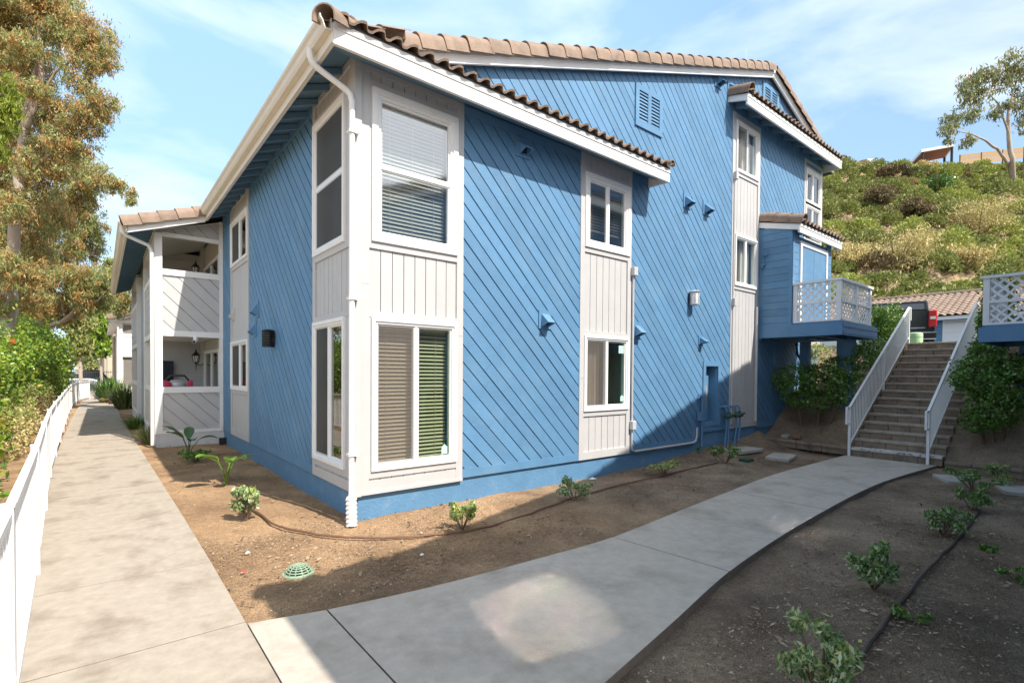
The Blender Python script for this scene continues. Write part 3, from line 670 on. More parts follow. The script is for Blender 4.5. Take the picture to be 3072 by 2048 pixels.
# pipe stubs with valves and wrapped gas lines
for k, (a, bend) in enumerate(((8.52, .03), (8.66, -.02), (8.95, .05), (9.12, .04))):
    conduit([(a-.12, 1.02, .03), (a-.03, 1.03, .10), (a, .98, .13), (a+bend, .55, .13), (a-.02, .2, .12), (a-.06, .05, .12)], .02, 'blue', 'supply_pipe')
    mb = MB(); mb.tube([FR.P(a-.05, .80, .14), FR.P(a+.06, .82, .17)], .045, 8); mb.tube([FR.P(a, .76, .13), FR.P(a+.01, .9, .13)], .035, 8); mb.tube([FR.P(a+.02, .84, .16), FR.P(a+.10, .86, .22)], .02, 6)
    mb.build('valve', M['valve'] if k < 3 else M['iron'], BL, smooth=True)

# roofs ---------------------------------------------------------------------------------------------
def stile(mb, O, u, s, n, W, Ln, pitch=.30, course=.36, amp=.052, lip=.03, seg=8, thick=.0):
    """wavy clay tile surface: u along the eave, s up the slope"""
    O, u, s, n = (np.array(q, float) for q in (O, u, s, n))
    k = max(2, int(W/pitch*seg)); m_ = max(1, int(round(Ln/course)))
    for c in range(m_):
        jit = random.uniform(-.004, .004)
        row = []
        for i_ in range(k+1):
            a = W*i_/k; ph = (a/pitch) % 1
            h = amp*(abs(math.sin(math.pi*ph))**.8*1.5 if ph < .62 else -.25*math.sin(math.pi*(ph-.62)/.38))
            lo = O+u*a+s*(c*course-.03)+n*(h+lip+jit); hi = O+u*a+s*((c+1)*course)+n*(h+.0)
            row.append((lo, hi, lo-n*(.028)))
        vs = [q for r_ in row for q in r_]; fs = []
        for i_ in range(k):
            b = i_*3; fs += [(b, b+3, b+4, b+1), (b+2, b+5, b+3, b)]
        mb.add(vs, fs)
def barrels(mb, A, B, side, n, r=.12, expo=.38, skirt=.11, over=.05):
    """row of barrel tiles laid from A up to B; side = horizontal axis across"""
    A, B, side, n = (np.array(q, float) for q in (A, B, side, n))
    Lg = np.linalg.norm(B-A); t = (B-A)/Lg; k = max(1, int(round(Lg/expo))); e = Lg/k
    for c in range(k):
        p0 = A+t*(c*e-over); p1 = A+t*((c+1)*e); ring = []
        off = random.uniform(-.006, .006)
        for p, rr, lift in ((p0, r*1.06, .022), (p1, r*.94, .0)):
            prof = [(-rr, -skirt)]+[(-rr*math.cos(math.pi*q/8), rr*math.sin(math.pi*q/8)) for q in range(9)]+[(rr, -skirt)]
            ring.append([p+side*(x_+off)+n*(z_+lift) for x_, z_ in prof]+[p+side*(x_*.87+off)+n*(z_*.87+lift) for x_, z_ in prof[::-1]])
        q = len(ring[0]); vs = ring[0]+ring[1]; h = q//2
        fs = [(i_, (i_+1) % q, q+(i_+1) % q, q+i_) for i_ in range(q)]
        fs += [(i_, q-1-i_, q-2-i_, i_+1) for i_ in range(h-1)]+[(q+i_, q+i_+1, q+q-2-i_, q+q-1-i_) for i_ in range(h-1)]
        mb.add(vs, fs)
sl_ = math.hypot(1, .347); TX = np.array((1, 0, .347))/sl_; TN = np.array((-.347, 0, 1))/sl_
TX2 = np.array((-1, 0, .347))/sl_; TN2 = np.array((.347, 0, 1))/sl_
EX = -.46
rf = MB()
def slab(x0, x1, y0, y1, th=.09, lift=.0):
    for (a, b) in ((x0, min(x1, RIDGE)), (max(x0, RIDGE), x1)):
        if b > a: rf.prism([(a, y0, under(a)+lift), (b, y0, under(b)+lift), (b, y0, under(b)+th+lift), (a, y0, under(a)+th+lift)], (0, y1-y0, 0))
slab(.02, 14.6, -.10, 22, .12); slab(EX+.03, .02, .0, 8.0, .03, .10); slab(-1.95, .02, 8.0, 20.2, .03, .10)
rf.prism([(EX+.03, -.42, under(EX)+.11), (.02, -.42, under(0)+.09), (.02, -.42, under(0)+.12), (EX+.03, -.42, under(EX)+.13)], (0, .42, 0))
RF = rf.build('roof', M['tile_dark'], BL)
tl = MB()
stile(tl, (EX-.05, -.45, under(EX)+.135), (0, 1, 0), TX, TN, 8.4, 1.1)
stile(tl, (-2.0, 7.95, under(-1.95)+.12), (0, 1, 0), TX, TN, 12.2, 1.5)
for x0 in np.arange(.6, 10.4, .36*0+3.6): stile(tl, (x0, .0, under(x0)+.13), (0, 1, 0), TX, TN, 21.5, min(3.6, RIDGE-x0)/.943*.94, pitch=.30, seg=4)
tl.build('roof_tiles', M['tile'], RF, smooth=True)
def barrel_row(*a, **k):
    bt = MB(); barrels(bt, *a, **k); bt.build('ridge_tiles', M['tile'], RF, smooth=True)
barrel_row((.42, -.115, under(.42)+.17), (RIDGE-.05, -.115, under(RIDGE)+.17), (0, 1, 0), TN)
barrel_row((14.4, -.115, under(14.4)+.17), (RIDGE+.05, -.115, under(RIDGE)+.17), (0, 1, 0), TN2)
barrel_row((-1.98, 7.98, under(-1.98)+.17), (-.30, 7.98, under(-.3)+.17), (0, 1, 0), TN, r=.14)
barrel_row((RIDGE, .05, under(RIDGE)+.22), (RIDGE, 21.8, under(RIDGE)+.24), (1, 0, 0), (0, 0, 1), r=.15)
barrel_row((EX-.07, -.50, under(EX)+.16), (.42, -.02, under(0)+.30), (.72, -.70, 0), (0, 0, 1), r=.12, expo=.36, skirt=.06)
mb = MB(); mb.tube([(10.62, .6, 9.3), (10.62, .6, 10.2)], .006, 6); mb.build('antenna', M['steel'], RF)
# pent roofs along the gable wall
def pent(x0, x1, zb, ov, fh, tiles_rise=.30, closed=True, name='pent_roof', fm='rough_white', rafters=False, y0=0.0, rakeL=False):
    """zb: underside of fascia; ov overhang from y0"""
    ye = y0-ov; zt = zb+fh; s = np.array((0, ov, tiles_rise*ov)); s /= np.linalg.norm(s); nn = np.cross((1, 0, 0), s)
    mb = MB()
    mb.prism([(x0, ye+.03, zt-.05), (x0, y0-.0, zt-.05+tiles_rise*ov), (x0, y0-.0, zt+.02+tiles_rise*ov), (x0, ye+.03, zt+.02)], (x1-x0, 0, 0))
    o = mb.build(name, M['tile_dark'], BL)
    f = MB(); f.box(x0, x1, ye-.02, ye+.025, zb, zt); f.box(x0, x1, ye-.032, ye-.02, zt-.055, zt+.012)
    f.prism([(x1-.04, ye+.025, zb), (x1-.04, y0, zb+.02), (x1-.04, y0, zt+tiles_rise*ov-.02), (x1-.04, ye+.025, zt)], (.04, 0, 0))
    f.build('fascia', M[fm], o)
    sf = MB()
    if rafters:
        sf.prism([(x0+.02, ye+.025, zt-.07), (x0+.02, y0-.035, zt-.07+tiles_rise*ov), (x0+.02, y0-.035, zt-.052+tiles_rise*ov), (x0+.02, ye+.025, zt-.052)], (x1-x0-.06, 0, 0))
        x = x0+.28
        while x < x1-.1:
            rr_ = MB(); rr_.prism([(x, ye+.026, zb+.03), (x, y0-.036, zb+.03+tiles_rise*ov), (x, y0-.036, zt-.072+tiles_rise*ov), (x, ye+.026, zt-.072)], (.05, 0, 0)); rr_.build('rafter', M['soffit'], o); x += .61
    else:
        sf.prism([(x0+.02, ye+.026, zb+.03), (x0+.02, y0-.036, zb+.19), (x0+.02, y0-.036, zb+.21), (x0+.02, ye+.026, zb+.05)], (x1-x0-.065, 0, 0))
    sf.build('soffit', M['soffit'], o)
    t = MB(); stile(t, (x0, ye-.05, zt+.035), (1, 0, 0), s, nn, x1-x0, ov+.02, pitch=.21, course=.36, amp=.04, seg=10)
    t.build('roof_tiles', M['tile'], o, smooth=True)
    u_ = MB(); x = x0
    nseg = int((x1-x0)/.105)
    for k in range(nseg):           # mortar fill under the waves
        a = x0+(x1-x0)*k/nseg; u_.box(a, a+(x1-x0)/nseg, ye-.026+random.uniform(0, .012), ye+.03, zt+.002, zt+.045+random.uniform(0, .012))
    u_.build('mortar', M['tile_dark'], o)
    if rakeL:
        e = MB(); barrels(e, (x0+.06, ye-.03, zt+.10), (x0+.06, y0-.02, zt+.10+tiles_rise*ov), (1, 0, 0), nn, r=.12, expo=.34); e.build('rake_tiles', M['tile'], o, smooth=True)
        e = MB(); e.prism([(x0-.015, ye-.02, zt-.14), (x0-.015, y0, zt-.14+tiles_rise*ov), (x0-.015, y0, zt+tiles_rise*ov), (x0-.015, ye-.02, zt)], (.035, 0, 0)); e.build('rake_board', M['white'], o)
    return o
P1 = pent(EX+.02, 5.74, 5.265, .45, .215, .36)
e = MB(); barrels(e, (5.70, -.52, 5.56), (5.70, -.02, 5.72), (1, 0, 0), (0, 0, 1), r=.06, expo=.5, skirt=.04); e.build('rake_tiles', M['tile'], P1, smooth=True)
P2 = pent(8.62, 14.15, 7.66, .45, .22, .30, rafters=True, rakeL=True)
# main rake board
def rake(y0, y1, a, b, lo, hi):
    rk = MB(); pts = [(a, y0, under(a)+lo), (b, y0, under(b)+lo), (b, y0, under(b)+hi), (a, y0, under(a)+hi)]; rk.prism(pts, (0, y1-y0, 0)); rk.build('rake_board', M['white'], RF)
for a, b in ((.25, RIDGE), (RIDGE, 14.45)):
    rake(-.145, -.103, a, b, -.05, .07); rake(-.165, -.1452, a, b, .05, .125)
rake(7.93, 7.998, -1.93, -.46, -.06, .12)
# left eave: fascia, gutter, rafters
ev = MB()
ev.box(EX, EX+.045, -.46, 7.93, 5.275, 5.485); ev.box(-1.96, -1.915, 7.93, 20.2, 4.755, 4.94)
ev.build('fascia', M['cream'], RF)
gt = MB()
def gutter(xb, y0, y1, zb):
    prof = [(0, .0), (-.065, .0), (-.085, .03), (-.10, .075), (-.125, .10), (-.13, .135), (-.118, .135), (-.112, .108), (-.09, .082), (-.075, .038), (-.06, .012), (-.008, .012), (-.008, .135), (0, .135)]
    gt.prism([(xb+x, y0, zb+z) for x, z in prof], (0, y1-y0, 0))
gutter(EX-.001, -.47, 7.9, 5.385); gutter(-1.961, 7.9, 20.2, 4.845)
gt.build('gutter', M['cream'], RF)
rt_ = MB()
y = .35
while y < 7.9:
    rt_ = MB(); rt_.prism([(EX+.046, y, 5.30), (-.035, y, 5.45), (-.035, y, 5.52), (EX+.046, y, 5.39)], (0, .06, 0)); rt_.build('rafter', M['soffit'], RF); y += .46
y = 8.6
while y < 20.1:
    rt_ = MB(); rt_.prism([(-1.914, y, 4.79), (BLK_X-.005, y, 4.98), (BLK_X-.005, y, 5.05), (-1.914, y, 4.87)], (0, .05, 0)); rt_.build('rafter', M['soffit'], RF); y += .40
rt_ = MB(); rt_.prism([(EX+.046, -.40, 5.42), (-.03, -.40, 5.565), (-.03, -.40, 5.55), (EX+.046, -.40, 5.405)], (0, 8.3, 0)); rt_.build('soffit', M['soffit'], RF); rt_ = MB(); rt_.prism([(-1.914, 8.02, 4.895), (BLK_X-.005, 8.02, 5.07), (BLK_X-.005, 8.02, 5.06), (-1.914, 8.02, 4.885)], (0, 12.1, 0))
rt_.build('soffit', M['soffit'], RF)
dp = MB()
dp.tube([(-.535, .02, 5.40), (-.535, .02, 5.33), (-.52, .02, 5.27), (-.47, .01, 5.22), (-.16, -.06, 5.05), (-.105, -.075, 5.0), (-.085, -.08, 4.92), (-.085, -.08, .30), (-.088, -.085, .24)], .035, 12)
dp.tube([(-.088, -.085, .25)]+[(-.09-.0015*k, -.09-.005*k, .26-.025*k) for k in range(14)], [.055]+[.068 if k % 2 else .056 for k in range(14)], 14)
dp.build('downspout', M['white'], BL, smooth=True)
for z in (4.55, 2.6, .75):
    b_ = MB(); b_.box(-.132, -.012, -.127, -.034, z, z+.03); b_.build('pipe_strap', M['white'], BL)

# balcony block on the left side ---------------------------------------------------------------------
FB = Face((0, BLK_Y, 0), (1, 0, 0), (0, -1, 0)); FS = Face((BLK_X, 0, 0), (0, 1, 0), (-1, 0, 0))
def porch(y0, y1, first):
    fb = Face((0, y0, 0), (1, 0, 0), (0, -1, 0))
    mb = MB()
    for a0, a1 in ((BLK_X, BLK_X+.15), (-.10, .05)):
        fb.box(mb, a0, a1, .26, 4.94 if a0 < -1 else 5.42, -.15, .0)
    mb.box(BLK_X, BLK_X+.15, y1-.15, y1, .26, 4.96)
    for F, a0, a1 in ((fb, BLK_X+.15, -.10), (FS, y0+.15, y1-.15)):
        F.box(mb, a0, a1, 1.22, 1.36, -.13, .012 if F is fb else -.01); F.box(mb, a0, a1, 3.98, 4.12, -.13, .012 if F is fb else -.01)
        F.box(mb, a0, a1, 2.56, 2.69, -.13, .0 if F is fb else -.012); F.box(mb, a0, a1, 4.885, 4.97, -.13, .0 if F is fb else -.012)
        F.box(mb, a0, a1, .26, .33, -.1, -.004)
    o = mb.build('porch', M['white'], BL)
    pl_ = MB()
    boards(pl_, fb, [(BLK_X+.15, .33), (-.10, .33), (-.10, 1.22), (BLK_X+.15, 1.22)], DR, .235, .012, -.07, -.022)
    boards(pl_, fb, [(BLK_X+.15, 2.69), (-.10, 2.69), (-.10, 3.98), (BLK_X+.15, 3.98)], DR, .235, .012, -.07, -.022)
    boards(pl_, fb, [(BLK_X+.15, 4.97), (-.10, 4.97), (-.10, under(-.1)-.02), (BLK_X+.15, under(BLK_X+.15)-.02)], DR, .235, .012, -.07, -.022)
    fb.box(pl_, BLK_X+.15, -.10, .30, 1.25, -.09, -.071); fb.box(pl_, BLK_X+.15, -.10, 2.6, 4.0, -.09, -.071); fb.poly(pl_, [(BLK_X+.15, 4.93), (-.1, 4.93), (-.1, under(-.1)-.02), (BLK_X+.15, under(BLK_X+.15)-.02)], -.09, -.071)
    for lo, hi in ((.33, 1.22), (2.69, 3.98)):
        boards(pl_, FS, [(y0+.15, lo), (y1-.15, lo), (y1-.15, hi), (y0+.15, hi)], (1, 0), .2, .008, -.07, -.025)
        FS.box(pl_, y0+.15, y1-.15, lo, hi, -.09, -.071)
    pl_.build('porch_boards', M['grey'], o)
    fl = MB(); fl.box(BLK_X+.02, 0, y0+.1, y1-.02, .10, .25); fl.build('porch_floor', M['white'], o); fl = MB(); fl.box(BLK_X+.14, -.02, y0+.14, y1-.02, 2.62, 2.68); fl.build('porch_floor', M['white'], o); fl = MB()
    fl.prism([(BLK_X-.01, y0+.02, 4.99), (-.02, y0+.02, 5.40), (-.02, y0+.02, 5.42), (BLK_X-.01, y0+.02, 5.01)], (0, y1-y0, 0)); fl.build('porch_ceiling', M['white'], o)
    st_ = MB(); st_.box(BLK_X+.015, .05, y0+.02, y1-.01, -.4, .258); st_.build('porch_footing', mat('spalled_white_stucco', (.62, .62, .63), .9, .08, 8, .5, 60, c2=(.30, .29, .28), c2lo=.6, c2hi=.68, c2scale=16), o)
    bw = MB()
    for z in np.arange(.26, 5.2, .2): bw.box(BLK_X+.15, -.02, y1-.13, y1-.10, z, z+.193)
    bw.box(BLK_X+.15, -.02, y1-.10, y1-.02, .26, 5.1)
    bw2, bw3 = MB(), MB(); bw4 = MB(); FL.box(bw4, y0+.01, y1-.12, .26, 5.33, -.002, .0035); bw4.build('porch_siding', M['grey'], o)
    for z in np.arange(.26, 5.4, .2):
        if z < 5.3: bw2.box(-.03, -.006, y0+.15, y0+.45, z, z+.193); bw3.box(-.03, -.006, y1-.9, y1-.13, z, z+.193)
    for q_ in (bw, bw2, bw3): q_.build('porch_siding', M['grey'], o)
    for z0, z1 in ((.28, 2.32), (2.72, 4.72)):
        dr = MB(); ya, yb = y0+.5, y1-1.0
        for q in ((ya, yb, z1-.09, z1), (ya, ya+.09, z0, z1-.09), (yb-.09, yb, z0, z1-.09), ((ya+yb)/2-.03, (ya+yb)/2+.03, z0, z1-.09)): FL.box(dr, *q, -.004, .05)
        d_ = dr.build('patio_door', M['white'], o)
        g_ = MB(); g_.quad(FL.P(ya+.09, z0, .012), FL.P(yb-.09, z0, .012), FL.P(yb-.09, z1-.09, .012), FL.P(ya+.09, z1-.09, .012)); g_.build('pane', M['glass_mirror'], d_)
        g_ = MB(); FL.box(g_, ya+.09, yb-.09, z0, z1-.09, .002, .006); g_.build('door_panel', M['dark'], d_)
    return o
porch(BLK_Y, 12.3, True); porch(15.75, 19.6, False)
mb = MB()
for z in np.arange(.2, 5.0, .19): mb.box(BLK_X+.12, BLK_X+.15, 12.3, 15.75, z, z+.183)
mb.box(BLK_X+.15, 0, 12.3, 15.75, .0, 5.0)
mb.build('lap_siding', M['siding_grey'], BL)
# block downspout
dp = MB(); dp.tube([(-2.03, 8.02, 4.86), (-2.02, 8.02, 4.76), (-1.96, 8.06, 4.70), (-1.55, 8.30, 4.60), (-1.49, 8.34, 4.52), (-1.475, 8.345, 4.44), (-1.475, 8.345, .02)], .04, 10); dp.build('downspout', M['white'], BL, smooth=True)

# balcony and closet at the far end of the gable wall -------------------------------------------------
XB, YA, YB, XE = 10.2, .79, 1.82, 12.46
FC = Face((XB, 0, 0), (0, -1, 0), (-1, 0, 0)); FD = Face((0, -YA, 0), (1, 0, 0), (0, -1, 0)); FE = Face((0, -YB, 0), (1, 0, 0), (0, -1, 0))
cl = MB()
for z in np.arange(2.66, 5.2, .165):
    zt = min(z+.158, 5.28)
    cl.prism([FC.P(.034, z, .0), FC.P(YA, z, .0), FC.P(YA, z, .022), FC.P(.034, z, .022)], np.array((0, 0, zt-z)))
    for a0, a1 in ((XB, 10.55), (12.25, 12.54)): FD.box(cl, a0, a1, z, zt if zt < 5.1 else 5.08, .0, .018)
cl.box(XB+.006, 12.53, -YA+.002, -.03, 2.66, 5.05); cl.box(12.53, 12.55, -YA-.01, -.03, 2.66, 5.05)
FC.box(cl, YA-.05, YA+.03, 2.66, 5.05, .0, .03); FC.box(cl, .03, .11, 2.6, 5.3, .0, .03); FD.box(cl, XB-.03, 10.26, 2.96, 5.05, .018, .03)
CLO = cl.build('storage_closet', M['blue'], BL)
dm = MB(); FD.box(dm, 10.66, 12.14, 2.96, 4.84, .0, .03); FD.box(dm, 11.39, 11.41, 2.96, 4.84, .03, .034); dm.build('closet_door', M['bluesmooth'], CLO)
dm = MB()
for q in ((10.57, 10.66, 2.96, 4.94), (12.14, 12.23, 2.96, 4.94), (10.66, 12.14, 4.84, 4.94)): FD.box(dm, *q, -.004, .05)
dm.build('door_casing', M['white'], CLO)
dm = MB(); FD.box(dm, 11.35, 11.39, 3.92, 4.0, .034, .07); dm.build('door_latch', M['steel'], CLO)
PC = pent(XB-.04, 12.78, 5.05, .16, .19, .30, y0=-YA, rakeL=False)
mb = MB(); s3 = np.array((0, 1, .29))/math.hypot(1, .29); n3 = np.cross((1, 0, 0), s3)
stile(mb, (XB-.04, -YA-.05, 5.31), (1, 0, 0), s3, n3, 12.78-XB, .80, pitch=.21, amp=.04)
mb.build('upper_tiles', M['tile'], PC, smooth=True)
mb = MB(); barrels(mb, (XB+.03, -YA-.21, 5.33), (XB+.03, -.05, 5.60), (1, 0, 0), n3, r=.12, expo=.36); mb.build('rake_tiles', M['tile'], PC, smooth=True)
mb = MB(); mb.prism([(XB-.055, -YA-.18, 5.10), (XB-.055, -.02, 5.34), (XB-.055, -.02, 5.47), (XB-.055, -YA-.18, 5.23)], (.035, 0, 0)); mb.build('rake_board', M['white'], PC)
bc = MB()
bc.box(XB, XE, -YB+.04, -.0, 2.86, 2.93)
for k in range(16): bc.box(XB+.0+k*.143, XB+.138+k*.143, -YB+.0, -YA, 2.932, 2.958)
BAL = bc.build('balcony', M['blue'], BL)
bb = MB()
FC.box(bb, .036, YB, 2.64, 2.92, .002, .045); FE.box(bb, XB-.045, XE+.04, 2.64, 2.92, .0, .05)
FE.box(bb, XB+.0, XE-.05, 2.68, 2.72, .05, .062); FE.box(bb, XB+.0, XE-.05, 2.82, 2.92, .05, .062); bb.box(XE, XE+.04, -YB, -.03, 2.64, 2.92)
for y in (-.5, -1.2): bb.box(XB+.01, XE, y, y+.08, 2.66, 2.855)
bb.build('rim_beam', M['blue'], BAL)
bb = MB(); bb.box(11.85, 12.25, -1.5, -1.2, .5, 2.635); bb.box(11.95, 12.15, -.5, -.3, .5, 2.635); bb.build('support_post', M['bluesmooth'], BAL)
for p_, q_ in ((XB-.0, -YB-.0), ((XB+12.2)/2-.02, -YB), (12.12, -YB), (XB-.0, -YA-.125)):
    pb_ = MB(); pb_.box(p_, p_+.09, q_, q_+.09, 2.96, 3.84); pb_.build('balcony_post', M['white'], BAL)
pr = MB()
for z0, z1, e in ((3.84, 3.89, .03), (3.37, 3.42, 0), (2.96, 3.0, 0)):
    pr.box(XB-.005-e, XB+.07+e, -YB+.0-e, -YA-.036, z0, z1); pr.box(XB+.07+e, 12.21+e, -YB-.005-e, -YB+.07+e, z0, z1)
pr.build('balcony_rail', M['white'], BAL)
for a0, a1, F in ((YA+.1, YB-.09, FC), (XB+.09, (XB+12.2)/2-.02, FE), ((XB+12.2)/2+.07, 12.12, FE)):
    for z0, z1 in ((3.0, 3.37), (3.42, 3.84)):
        lm = MB(); lattice(lm, F, a0, a1, z0, z1, -.05, .118, .038); lm.build('lattice_panel', M['white'], BAL)
mb = MB(); FC.box(mb, .13, .17, 4.35, 4.7, .022, .05); mb.tube([FC.P(.17, 4.65, .05), FC.P(.24, 4.66, .10)], .045, 8); mb.tube([FC.P(.16, 4.42, .05), FC.P(.14, 4.38, .11)], .045, 8); mb.build('flood_light', M['bluesmooth'], CLO, smooth=True)
# a water pipe under the balcony
mb = MB(); mb.tube([(12.0, -.2, 2.6), (12.0, -.22, 2.3), (12.15, -.5, 1.75), (12.5, -.9, 1.6)], .03, 8); mb.build('drain_hose', M['black_plastic'], BL, smooth=True)

# the building opposite: same design mirrored across the walk, slightly lower
NB = BL.copy(); col.objects.link(NB)
NB.location = (0, -5.88, -.24); NB.scale = (1.045, -1, 1)
for ch in list(BL.children):
    c_ = copy_tree(ch, NB)
    if ch not in (BAL, CLO, PC) and not ch.name.startswith('lattice'): c_.scale.z = 1.12; c_.location.z = -1.05
tag(NB, 'second blue building beside the stairs, only its white lattice balcony edge showing at the right', 'building')

# lamps on the walls ----------------------------------------------------------------------------------
def wall_lantern(loc, F, lab):
    t = thing('wall_lamp', lab, 'wall lamp', loc)
    c = np.array(loc, float); n_ = F.n
    mb = MB(); a = (c-F.o)@F.u; b = c[2]
    F.box(mb, a-.09, a+.09, b+.04, b+.24, .022, .04); F.box(mb, a-.06, a+.06, b+.10, b+.16, .04, .1); mb.build('back_plate', M['black'], t)
    cc = c+n_*.125
    mb = MB(); mb.lathe(cc, [(.10, .27), (.108, .28), (.085, .30), (.03, .31)], 16); mb.lathe(cc, [(.095, .0), (.10, .01), (.10, .03)], 16)
    if 'black' in lab:
        for k in range(5): mb.lathe(cc, [(.07, .05+.045*k), (.095, .055+.045*k), (.095, .065+.045*k), (.07, .07+.045*k)], 14)
    for k in range(8):
        an = 2*math.pi*k/8; p = cc+np.array((math.cos(an)*.09, math.sin(an)*.09, 0)); mb.tube([p+np.array((0, 0, .02)), p+np.array((0, 0, .28))], .007, 5)
    mb.build('cage', M['steel'] if 'silver' in lab else M['black'], t, smooth=True)
    mb = MB(); mb.lathe(cc, [(.07, .03), (.078, .04), (.078, .26), (.07, .27)], 16); mb.build('lamp_glass', M['lampglass'] if 'silver' in lab else M['black_plastic'], t, smooth=True)
wall_lantern((7.19, 0, 3.18), FR, 'silver caged cylinder wall lamp on the sunny blue gable wall')
wall_lantern((0, 3.62, 2.17), FL, 'black louvered wall lamp on the shaded blue side wall')
def carriage_lamp(p, lab):
    t = thing('carriage_lamp', lab, 'wall lamp', p); p = np.array(p, float)
    mb = MB(); mb.box(p[0]+.20, p[0]+.225, p[1]-.05, p[1]+.05, p[2]-.22, p[2]+.05); mb.tube([p+np.array((.2, 0, -.1)), p+np.array((.1, 0, -.16)), p+np.array((0, 0, -.10))], .013, 6); mb.tube([p+np.array((0, 0, -.10)), p+np.array((0, 0, -.32))], [.02, .006], 6); mb.build('bracket', M['black'], t, smooth=True)
    mb = MB(); mb.lathe(p, [(.03, -.10), (.05, -.08), (.06, -.06)], 6); mb.lathe(p, [(.11, .12), (.115, .13), (.06, .20), (.035, .22), (.02, .26), (.006, .33)], 6)
    for k in range(6):
        an = math.pi*k/3; mb.tube([p+np.array((math.cos(an)*.06, math.sin(an)*.06, -.06)), p+np.array((math.cos(an)*.095, math.sin(an)*.095, .12))], .008, 4)
    mb.build('lantern_frame', M['black'], t)
    mb = MB(); mb.lathe(p, [(.05, -.06), (.085, .12)], 6); mb.build('lamp_glass', M['lampglass'], t)
carriage_lamp((-.235, 11.35, 4.62), 'black carriage lamp in the upper porch of the white balcony block')
carriage_lamp((-.235, 11.35, 2.06), 'black carriage lamp in the lower porch above the stroller')
t = thing('security_camera', 'small white security camera hanging under the band of the lower porch opening', 'camera', (-.62, BLK_Y-.04, 2.53))
mb = MB(); mb.lathe((-.62, BLK_Y-.04, 2.50), [(.035, 0), (.045, .03), (.045, .06)], 12); mb.build('mount', M['vinyl'], t)
mb = MB(); mb.tube([(-.60, BLK_Y-.01, 2.50), (-.66, BLK_Y-.13, 2.44)], .045, 12); mb.build('camera_body', M['vinyl'], t, smooth=True)
mb = MB(); mb.tube([(-.66, BLK_Y-.13, 2.44), (-.664, BLK_Y-.138, 2.436)], .034, 12); mb.build('lens', M['black_plastic'], t)
t = thing('stroller', 'black and pink baby stroller parked in the lower porch', 'stroller', (-.95, 9.4, .25))
mb = MB(); mb.tube([(-1.25, 9.4, .55), (-1.2, 9.25, 1.45), (-1.05, 9.2, 1.62), (-.75, 9.2, 1.62), (-.62, 9.25, 1.45), (-.6, 9.4, .55)], .025, 8)
for x in (-1.22, -.62): 
    mb.tube([(x, 9.3, 1.1), (x, 9.75, .4)], .018, 6)
mb.build('handle_frame', M['black'], t, smooth=True)
mb = MB(); mb.lathe((-.92, 9.3, 1.30), [(.19, 0), (.22, .06), (.20, .14), (.10, .21), (.03, .22)], 14); mb.build('seat_canopy', M['steel'], t, smooth=True)
mb = MB(); mb.lathe((-1.17, 9.15, 1.05), [(.08, 0), (.15, .08), (.17, .25), (.13, .40), (.05, .45)], 12); mb.build('bag', M['pinkfab'], t, smooth=True)
mb = MB(); mb.lathe((-.63, 9.2, 1.05), [(.05, 0), (.06, .1), (.06, .42), (.03, .45)], 10); mb.build('cup_holder', M['pinkfab'], t, smooth=True)
for x in (-1.22, -.65):
    for yy in (9.2, 9.75):
        mb = MB(); mb.tube([(x-.02, yy, .41), (x+.02, yy, .41)], .14, 16); mb.build('wheel', M['tyre'], t)
t = thing('television', 'dark flat television leaning at the back of the lower porch', 'television', (-1.05, 11.9, .25))
mb = MB(); mb.box(-1.26, -.72, 12.0, 12.06, .55, 2.03); mb.build('bezel', M['black_plastic'], t); mb = MB(); mb.box(-1.23, -.75, 11.993, 11.999, .58, 2.0); mb.build('screen_panel', M['carblack'], t); mb = MB(); mb.box(-1.1, -.9, 11.95, 12.1, .25, .56); mb.build('stand', M['black_plastic'], t)
mb = MB(); mb.box(.02-.16, .02+.06, 8.12, 8.30, -.08, .10); mb.box(-.16, .08, 8.105, 8.12, -.02, .115); tag(mb.build('bait_box', M['black_plastic'], loc=(0, 8.2, -.08), bevel=.015), 'small black box on the soil in the corner by the porch footing', 'box')

# ---------------------------------------------------------------- white picket railing along the walk
FN = thing('picket_fence', 'long white metal picket railing along the left edge of the walk', 'fence', (-2.9, -6, 0))
fy = [-7.5, -5.1, -2.6, -.05, 2.6, 5.2, 7.8, 10.4, 13, 15.6, 18.2, 20.8, 23.4, 26, 28.6, 31.2, 33.8]
def fx(y): return float(np.interp(y, [-8, -2.756, -.24, 2.58, 5.2, 8.3, 11.5, 18, 26, 31, 34], [-2.63, -2.742, -2.827, -2.945, -3.05, -3.13, -3.19, -3.33, -3.45, -3.35, -2.9]))
for y in fy:
    x = fx(y); mb = MB(); mb.box(x-.026, x+.026, y-.026, y+.026, 0, 1.10); mb.box(x-.031, x+.031, y-.031, y+.031, 1.10, 1.112); mb.build('post', M['white'], FN)
for y0, y1 in zip(fy[:-1], fy[1:]):
    p0, p1 = np.array((fx(y0), y0, 0)), np.array((fx(y1), y1, 0)); mb = MB()
    mb.bar(p0+(0, .026, 1.055), p1+(0, -.026, 1.055), .042, .04); mb.build('top_rail', M['white'], FN)
    mb = MB(); mb.bar(p0+(0, .026, .12), p1+(0, -.026, .12), .036, .036); mb.build('bottom_rail', M['white'], FN)
    mb = MB(); k = 23
    for i_ in range(1, k):
        q = p0+(p1-p0)*i_/k; mb.box(q[0]-.0095, q[0]+.0095, q[1]-.0095, q[1]+.0095, .138, 1.036)
    mb.build('pickets', M['white'], FN)

